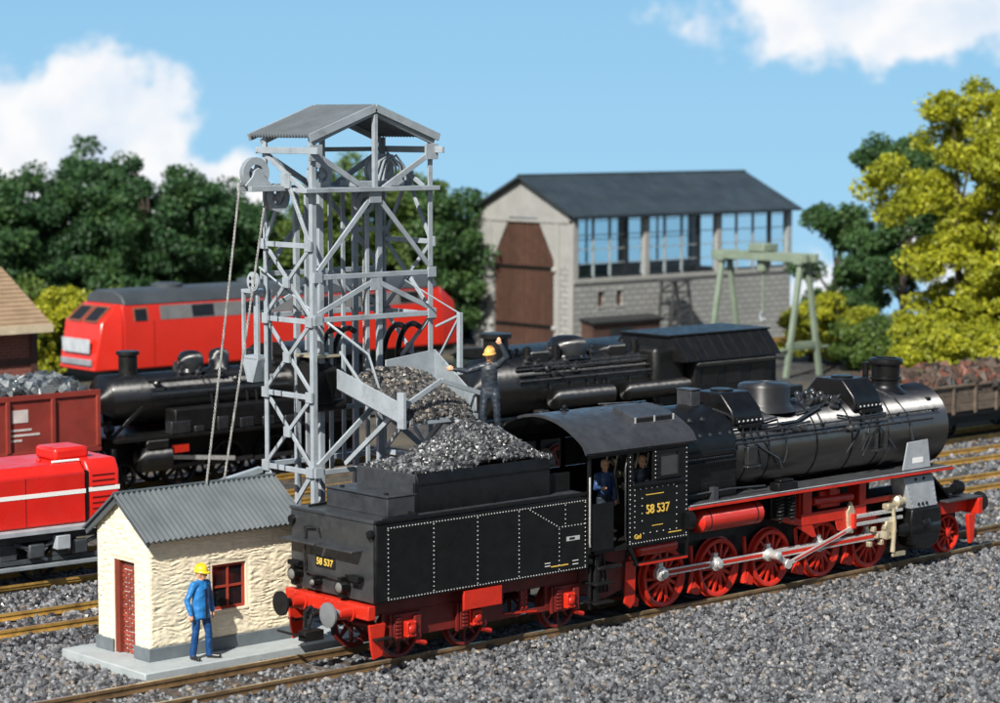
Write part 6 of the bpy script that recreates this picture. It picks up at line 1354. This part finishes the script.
        MB().box(xa, X1 + .04, ya - .02, yb + .02, 5.98, ZE).build('wall_plate', DK, t)
        posts = [X0 + .12, 52.15, 57.05, X1 - .12]
        for k, x in enumerate(posts): MB().box(x - .17, x + .17, ya - .04, yb + .02, 3.262, 5.979).build('pier', LT if k < 3 else frames, t, .02)
        for p, q in zip(posts, posts[1:]):
            w = thing('window', None, None, (p, ya, 3.26)); w.parent = t; w.location = Vector((p, ya, 3.26)) - ORG[t.name]
            x0, x1 = p + .17, q - .17; ym = (ya + yb) / 2; cells = 4 if s == 0 else 2; cwid = (x1 - x0) / cells
            for k in range(cells + 1):
                xx = x0 + k * cwid; thick = (.12 if s == 0 else .06) if k == 3 else (.05 if s == 0 else .03)
                MB().box(xx - thick, xx + thick, ym - .05, ym + .05, 3.27, 5.97).build('mullion', DK if k == 3 else frames, w)
            for z in ((3.35, 3.95, 4.6, 5.25, 5.9) if s == 0 else (3.35, 4.6, 5.9)): MB().box(x0, x1, ym - .03, ym + .03, z - .022, z + .022).build('glazing_bar', frames if z > 3.4 else DK, w)
            for k in range(cells):
                for z0, z1 in (((3.37, 3.93), (3.97, 4.58), (4.62, 5.23), (5.27, 5.88)) if s == 0 else ((3.37, 4.57), (4.63, 5.88))): MB().box(x0 + k * cwid + .06, x0 + (k + 1) * cwid - .06, ym - .006, ym + .006, z0, z1).build('pane', gl, w)
            MB().box(x0, x1, ym - .04, ym + .04, 3.262, 3.36).build('bottom_rail', DK, w)
    MB().box(X1 - WD, X1, Y0 + WD, Y1 - WD, GZ, 3.05).build('end_wall', BL, t)
    MB().prism([(Y0, ZE), (Y1, ZE), (YM, ZR)], 'yz', X1 - WD, X1 - .01).build('end_gable', LT, t)
    for s in (-1, 1):
        ov = .45; yy = YM + s * (YM - Y0 + ov); ze = ZR - (ZR - ZE) * (YM - Y0 + ov) / (YM - Y0); up = Vector((0, 0, .12))
        a, b_, c, d = Vector((X0 - .35, YM, ZR + .05)), Vector((X1 + .3, YM, ZR + .05)), Vector((X1 + .3, yy, ze + .05)), Vector((X0 - .35, yy, ze + .05))
        r = MB().add([a, b_, c, d, a + up, b_ + up, c + up, d + up], [(0, 1, 2, 3), (7, 6, 5, 4), (0, 4, 5, 1), (1, 5, 6, 2), (2, 6, 7, 3), (3, 7, 4, 0)]).build('roof', SL, t)
    MB().tube((X0 - .36, YM, ZR + .16), (X1 + .31, YM, ZR + .16), .07, 8).build('ridge', SL, t)
    # lean-to
    l = thing('lean_to', 'low dark brown lean-to against the shed wall', 'lean-to', (48.0, 42.4, GZ))
    LB = mat('brick_brown', (.07, .035, .026), .7, var=.2, scale=3)
    MB().box(47.9, 52.2, 43.05, 43.80, GZ, 1.25).build('wall', LB, l); MB().box(49.0, 50.4, 43.02, 43.048, GZ, 1.0).build('opening', DK, l)
    MB().prism([(42.9, 1.25), (43.8, 1.42), (43.8, 1.5), (42.9, 1.33)], 'yz', 47.75, 52.35).build('roof', DK, l)
    # iron trestle
    tr_ = thing('iron_trestle', 'dark iron lattice trestle standing beside the shed wall', 'trestle', (52.9, 42.6, GZ)); IR = mat('dark_iron', (.05, .05, .05), .5)
    for x0, x1 in ((52.2, 52.5), (54.0, 53.4)):
        for y in (42.4, 43.2): MB().beam((x0, y, GZ), (x1, y, 3.0), .1, .1, (0, 1, 0)).build('leg', IR, tr_)
    for z in (.5, 1.2, 1.9, 2.5):
        k = z / 3.0
        for y in (42.4, 43.2): MB().beam((52.2 + .3 * k, y, z), (54.0 - .6 * k, y, z), .07, .09).build('rung', IR, tr_); MB().beam((52.2 + .3 * k, y, z), (54.0 - .6 * k, y, z + .6), .05, .06).build('brace', IR, tr_)
    MB().box(52.3, 53.6, 42.3, 43.3, 3.0, 3.1).build('top_plate', IR, tr_)
shed()
def gantry():
    GG = mat('pale_green_paint', (.19, .24, .18), .5, var=.12, scale=1.5)
    t = thing('gantry_crane', 'pale green gantry crane standing before the engine shed', 'crane', (48.3, 32.9, GZ))
    for y in (30.75, 35.2):
        for s in (-1, 1): MB().beam((48.3 + s * 1.05, y, GZ), (48.3 + s * .22, y, 4.55), .21, .21, (0, 1, 0)).build('leg', GG, t, .02)
        MB().beam((47.3, y, 1.15), (49.3, y, 1.15), .16, .26).build('tie_beam', GG, t, .02); MB().beam((46.9, y, 1.0), (49.9, y, 1.0), .12, .12).build('tie_beam', GG, t, .02)
        MB().box(47.85, 48.75, y - .22, y + .22, 4.5, 4.85).build('leg_cap', GG, t, .03)
    for x in (48.0, 48.6): MB().box(x - .1, x + .1, 30.3, 35.7, 4.6, 4.95).build('girder', GG, t, .02)
    MB().box(47.85, 48.75, 32.6, 33.5, 4.96, 5.3).build('trolley', GG, t, .04); MB().box(48.1, 48.5, 32.85, 33.25, 4.1, 4.6).build('hoist_drum', GG, t, .06)
    MB().tube((48.3, 33.05, 4.1), (48.3, 33.05, 2.4), .05, 6).build('hoist_chain', GG, t)
    MB().pipe([(48.3, 33.05, 2.4), (48.3, 33.2, 2.2), (48.3, 33.05, 2.0), (48.3, 32.92, 2.12)], .07, 8).build('hook', STEELP, t)
gantry()
def house():
    X0, X1, Y0, Y1 = 0.0, 13.25, 33.3, 38.6; t = thing('brick_house', 'brick house with tan roof cut off at left edge', 'house', (X1, Y0, GZ))
    BR = bpy.data.materials.new('house_brick'); BR.use_nodes = True; nt = BR.node_tree; b = nt.nodes['Principled BSDF']; tc = nt.nodes.new('ShaderNodeTexCoord'); bt = nt.nodes.new('ShaderNodeTexBrick')
    mp = nt.nodes.new('ShaderNodeMapping'); mp.inputs['Rotation'].default_value = (R(90), 0, 0); nt.links.new(tc.outputs['Object'], mp.inputs[0]); nt.links.new(mp.outputs[0], bt.inputs['Vector'])
    bt.inputs['Color1'].default_value = (.24, .06, .035, 1); bt.inputs['Color2'].default_value = (.18, .045, .03, 1); bt.inputs['Mortar'].default_value = (.22, .13, .1, 1); bt.inputs['Scale'].default_value = 1; bt.inputs['Brick Width'].default_value = .3; bt.inputs['Row Height'].default_value = .11; bt.inputs['Mortar Size'].default_value = .012
    nt.links.new(bt.outputs['Color'], b.inputs['Base Color']); b.inputs['Roughness'].default_value = .75
    w = MB().box(X0, X1, Y0, Y1, GZ, 3.62).build('wall', BR, t)
    TB = mat('trim_brown', (.07, .03, .022), .6)
    for x in (9.6, 11.4, 13.0): MB().box(x, x + .25, Y0 - .06, Y0 - .001, GZ, 3.55).build('corner_post', TB, t)
    MB().box(X0, X1, Y0 - .05, Y0 - .001, 2.5, 2.7).build('brick_course', TB, t)
    wn_ = MB().box(9.3, 11.1, Y0 - .03, Y0 - .001, .9, 2.4).build('window', GLASSD, t); GRN = mat('window_green', (.12, .22, .15), .5)
    for x in (9.3, 9.9, 10.5, 11.02): MB().box(x, x + .08, Y0 - .06, Y0 - .031, .9, 2.4).build('mullion', GRN, wn_)
    for z in (.9, 1.6, 2.32): MB().box(9.3, 11.1, Y0 - .055, Y0 - .031, z, z + .08).build('glazing_bar', GRN, wn_)
    TAN = mat('tan_roof', (.30, .21, .13), .7, var=.12, scale=2, bump=.2, bscale=8)
    YM = (Y0 + Y1) / 2
    for s in (-1, 1):
        a, b_ = Vector((X0, YM, 5.45)), Vector((X1 + .25, YM, 5.45)); ye = YM + s * (YM - Y0 + .55); c, d = Vector((X1 + .25, ye, 3.72)), Vector((X0, ye, 3.72)); up = Vector((0, 0, .12))
        r = MB().add([a, b_, c, d, a + up, b_ + up, c + up, d + up], [(0, 1, 2, 3), (7, 6, 5, 4), (0, 4, 5, 1), (1, 5, 6, 2), (2, 6, 7, 3), (3, 7, 4, 0)]).build('roof', TAN, t)
        for k in range(14):
            f = (k + .5) / 14; p = a + (d - a) * f + up; q = b_ + (c - b_) * f + up; MB().beam(p + Vector((0, 0, .01)), q + Vector((0, 0, .01)), .05, .03).build('tile_course', TAN, r)
    MB().box(X0, X1 + .27, Y0 - .62, Y0 - .55, 3.58, 3.84).build('eaves_board', mat('cream_board', (.62, .52, .36), .6), t)
    MB().prism([(Y0, 3.62), (Y1, 3.62), (YM, 5.4)], 'yz', X1 - .2, X1 - .001).build('gable', BR, t)
house()

# ---------------------------------------------------------------- trees
def leaf_mat(name, a, b, c):
    m = bpy.data.materials.new(name); m.use_nodes = True; nt = m.node_tree; nt.nodes.clear(); N = nt.nodes.new; L = nt.links.new
    g = N('ShaderNodeNewGeometry'); cr = N('ShaderNodeValToRGB'); e = cr.color_ramp.elements; e[0].color = (*a, 1); e[1].color = (*c, 1); k = e.new(.5); k.color = (*b, 1)
    tc = N('ShaderNodeTexCoord'); nz = N('ShaderNodeTexNoise'); nz.inputs['Scale'].default_value = .6; nz.inputs['Detail'].default_value = 3; L(tc.outputs['Object'], nz.inputs['Vector'])
    mth = N('ShaderNodeMath'); mth.operation = 'MULTIPLY_ADD'; mth.inputs[1].default_value = .45; L(g.outputs['Random Per Island'], mth.inputs[0])
    mr = N('ShaderNodeMapRange'); mr.inputs[1].default_value = .3; mr.inputs[2].default_value = .7; mr.inputs[4].default_value = .55; L(nz.outputs['Fac'], mr.inputs[0]); L(mr.outputs[0], mth.inputs[2]); L(mth.outputs[0], cr.inputs[0])
    d = N('ShaderNodeBsdfPrincipled'); d.inputs['Roughness'].default_value = .6; L(cr.outputs[0], d.inputs['Base Color']); tl = N('ShaderNodeBsdfTranslucent'); L(cr.outputs[0], tl.inputs[0])
    mx = N('ShaderNodeMixShader'); mx.inputs[0].default_value = .3; L(d.outputs[0], mx.inputs[1]); L(tl.outputs[0], mx.inputs[2]); o = N('ShaderNodeOutputMaterial'); L(mx.outputs[0], o.inputs[0]); return m
LDARK = leaf_mat('leaf_dark', (.010, .036, .015), (.030, .088, .028), (.085, .17, .04))
LMID = leaf_mat('leaf_mid', (.03, .07, .014), (.08, .14, .022), (.17, .22, .03))
LYEL = leaf_mat('leaf_yellow', (.12, .15, .010), (.29, .31, .013), (.50, .48, .022))
LGRN = leaf_mat('leaf_green', (.018, .05, .018), (.045, .11, .03), (.11, .19, .05))
BARK = mat('bark', (.055, .042, .03), .85, var=.3, scale=4, bump=.5, bscale=10)
def leaves(P, size, rng):
    n = len(P); Rm = randrot(rng, n); q = np.array([(-.9, -.7, 0), (1, -.1, 0.1), (-.5, .8, .05)]) * .5
    S = rng.uniform(.6, 1.3, (n, 1, 1)) * size
    V = np.einsum('nij,nkj->nki', Rm, q[None] * S) + P[:, None, :]
    return V.reshape(-1, 3), np.arange(3 * n).reshape(-1, 3)
def tree(name, label, loc, h, crown, m, seed, clumps=60, per=170, leaf=.30, trunk=.28, csz=.85, base=.3, group=None, cat='tree'):
    """crown: list of (dx, dy, z, rx, rz) ellipsoids"""
    rng = np.random.default_rng(seed); t = thing(name, label, cat, (loc[0], loc[1], GZ), group=group); o = ORG[t.name]
    tot = sum(c[3] ** 2 * c[4] for c in crown); cs = []
    for c in crown:
        k = max(3, int(clumps * c[3] ** 2 * c[4] / tot)); d = rng.normal(size=(k, 3)); d /= np.linalg.norm(d, axis=1)[:, None]; r = rng.uniform(.35, 1, (k, 1)) ** .5
        cs.append(d * r * np.array([c[3], c[3], c[4]]) + np.array([c[0], c[1], c[2]]))
    cs = np.concatenate(cs); pts = []
    for c in cs:
        k = int(per * rng.uniform(.6, 1.3)); d = rng.normal(size=(k, 3)); d /= np.linalg.norm(d, axis=1)[:, None]; r = rng.uniform(.45, 1.05, (k, 1)) * csz * rng.uniform(.7, 1.25)
        pts.append(c + d * r * np.array([1, 1, .72]))
    P = np.concatenate(pts); P = P[P[:, 2] > .05]
    V, F = leaves(P, leaf, rng); link('crown', np_mesh('crown', V, F), m, t)
    if trunk:
        tr = MB(); top = Vector((rng.uniform(-.3, .3), rng.uniform(-.3, .3), h * .78)); mid = top * .5 + Vector((rng.uniform(-.25, .25), rng.uniform(-.25, .25), 0))
        tr.pipe([Vector((0, 0, -.3)), Vector((0, 0, .3)), mid, top], [trunk * 1.5, trunk, trunk * .7, trunk * .2], 9)
        for i in rng.choice(len(cs), min(14, len(cs)), replace=False):
            c = Vector(cs[i]); z0 = max(h * base * .6, min(h * .6, c.z * .65)); s = mid * (z0 / max(mid.z, .1)) if z0 < mid.z else mid + (top - mid) * ((z0 - mid.z) / (top.z - mid.z))
            tr.pipe([s, s + (c - s) * .5 + Vector((0, 0, .2)), c], [trunk * .38, trunk * .25, trunk * .08], 6)
        tr.v = [(v[0] + o.x, v[1] + o.y, v[2] + o.z) for v in tr.v]; tr.build('trunk', BARK, t)
    return t
def at(px, depth, z=0):
    fwd = Vector((math.cos(TH), math.sin(TH), 0)); rt = Vector((math.sin(TH), -math.cos(TH), 0)); q = CAMP + fwd * depth + rt * ((px - 500) / 2420 * depth); return (q.x, q.y)
G1 = 'trees of the dark wood on the left'
FOR = [(-40, 112, 8.6, 3.6, LDARK, 'dark tree at the extreme left edge behind the brick house'), (38, 113, 8.4, 3.3, LDARK, 'dark tree rising behind the brick house roof'), (88, 116, 9.4, 3.2, LDARK, 'tallest dark tree of the left wood under the white cloud'),
       (150, 113, 8.9, 3.4, LDARK, 'broad dark tree behind the red diesel cab'), (205, 115, 8.0, 3.0, LDARK, 'dark tree just left of the twisted cables'), (246, 116, 6.2, 2.6, LDARK, 'low dark tree seen behind the twisted cables'),
       (300, 117, 6.0, 2.6, LMID, 'green tree behind the left face of the tower'), (348, 113, 8.9, 2.6, LMID, 'olive green tree rising inside the tower frame'), (398, 116, 8.3, 2.6, LMID, 'green tree behind the right half of the tower'), (440, 115, 7.6, 2.4, LGRN, 'green tree just right of the tower'), (466, 119, 5.6, 2.0, LGRN, 'small green tree close to the shed gable')]
for i, (px, dep, h, r, m, lab) in enumerate(FOR):
    x, y = at(px, dep); h *= 1.06; r *= 1.12; tree('leafy_tree', lab, (x, y), h, [(0, 0, h * .62, r, h * .33), (r * .4, -r * .3, h * .4, r * .7, h * .24), (-r * .4, r * .2, h * .45, r * .7, h * .26), (0, 0, h * .28, r * .8, h * .18)], m, 30 + i, 150, 290, .22, .26, .72, group=G1)
for i, (px, dep, h, r, lab) in enumerate(((60, 98, 4.3, 2.2, 'yellow green bush beside the brick house'), (105, 99, 4.4, 2.0, 'yellow green bush above the diesel nose'), (22, 101, 4.2, 2.0, 'yellow green bush behind the house roof'))):
    x, y = at(px, dep); tree('bush', lab, (x, y), h, [(0, 0, h * .5, r, h * .45)], LYEL if i == 0 else LMID, 60 + i, 32, 260, .20, .10, .6, group='bushes behind the diesel', cat='bush')
RT = [(962, 98, 12.8, [(.3, -.4, 10.4, 2.2, 1.7), (1.6, -1.8, 9.3, 2.0, 1.8), (-1.5, 1.6, 7.9, 2.0, 1.1), (1.2, -1.2, 6.4, 2.2, 1.5), (-.3, .2, 5.0, 1.9, 1.2), (1.0, -1.2, 3.4, 2.2, 1.4), (-.6, .8, 2.4, 1.7, 1.1)], LYEL, 'tall yellow green tree at the right edge', 200),
      (905, 106, 10.8, [(0, 0, 8.9, 1.6, .9), (-1.0, 1, 9.3, 1.2, .5), (.9, -.6, 7.2, 1.5, 1.1), (.3, 0, 5.6, 1.2, .9), (-.2, .2, 4.2, 1.1, .7)], LGRN, 'dark green open tree left of the tall yellow tree', 62),
      (1032, 95, 11.5, [(0, 0, 8.6, 2.4, 2.4), (0, 0, 5.4, 2.4, 1.8), (0, 0, 3.0, 2.4, 1.6)], LYEL, 'yellow green tree partly outside the right edge', 110),
      (835, 110, 7.4, [(0, 0, 6.1, 1.3, .8), (1.0, -.9, 5.3, 1.1, .7), (-.8, .6, 4.2, .8, .5), (.8, -.7, 3.6, .9, .6), (.2, -.2, 2.5, 1.1, .6)], LGRN, 'slim green tree right of the shed end', 46),
      (872, 108, 6.3, [(0, 0, 4.9, 1.1, .8), (.6, -.4, 3.4, .9, .6), (-.4, .2, 2.6, .9, .6)], LGRN, 'small dark tree between the shed and the yellow tree', 34)]
for i, (px, dep, h, cr, m, lab, cl) in enumerate(RT):
    x, y = at(px, dep); tree('leafy_tree', lab, (x, y), h, cr, m, 80 + i, cl, 290, .21, .20, .66, group='trees on the right')
for i, (px, dep, h, r, lab) in enumerate(((812, 107, 3.2, 1.3, 'yellow bush beside the right gantry leg'), (840, 106, 3.3, 1.5, 'yellow bush right of the gantry crane'), (868, 103, 2.6, 1.4, 'low yellow bush left of the locomotive chimney'), (893, 96, 2.3, 1.4, 'yellow bush behind the locomotive chimney'), (925, 94, 3.0, 1.5, 'yellow bush behind the smokebox'), (968, 92, 3.2, 1.7, 'yellow bush behind the scrap wagon'), (1010, 91, 3.2, 1.7, 'yellow bush at the right edge above the scrap'), (945, 100, 5.0, 1.9, 'large yellow bush low in front of the yellow tree'), (990, 97, 5.2, 2.0, 'large yellow bush at the right edge under the tree'))):
    x, y = at(px, dep); tree('bush', lab, (x, y), h, [(0, 0, h * .48, r, h * .42)], LYEL if i not in (2, 3) else LMID, 110 + i, 32, 260, .18, .1, .5, group='bushes on the right', cat='bush')
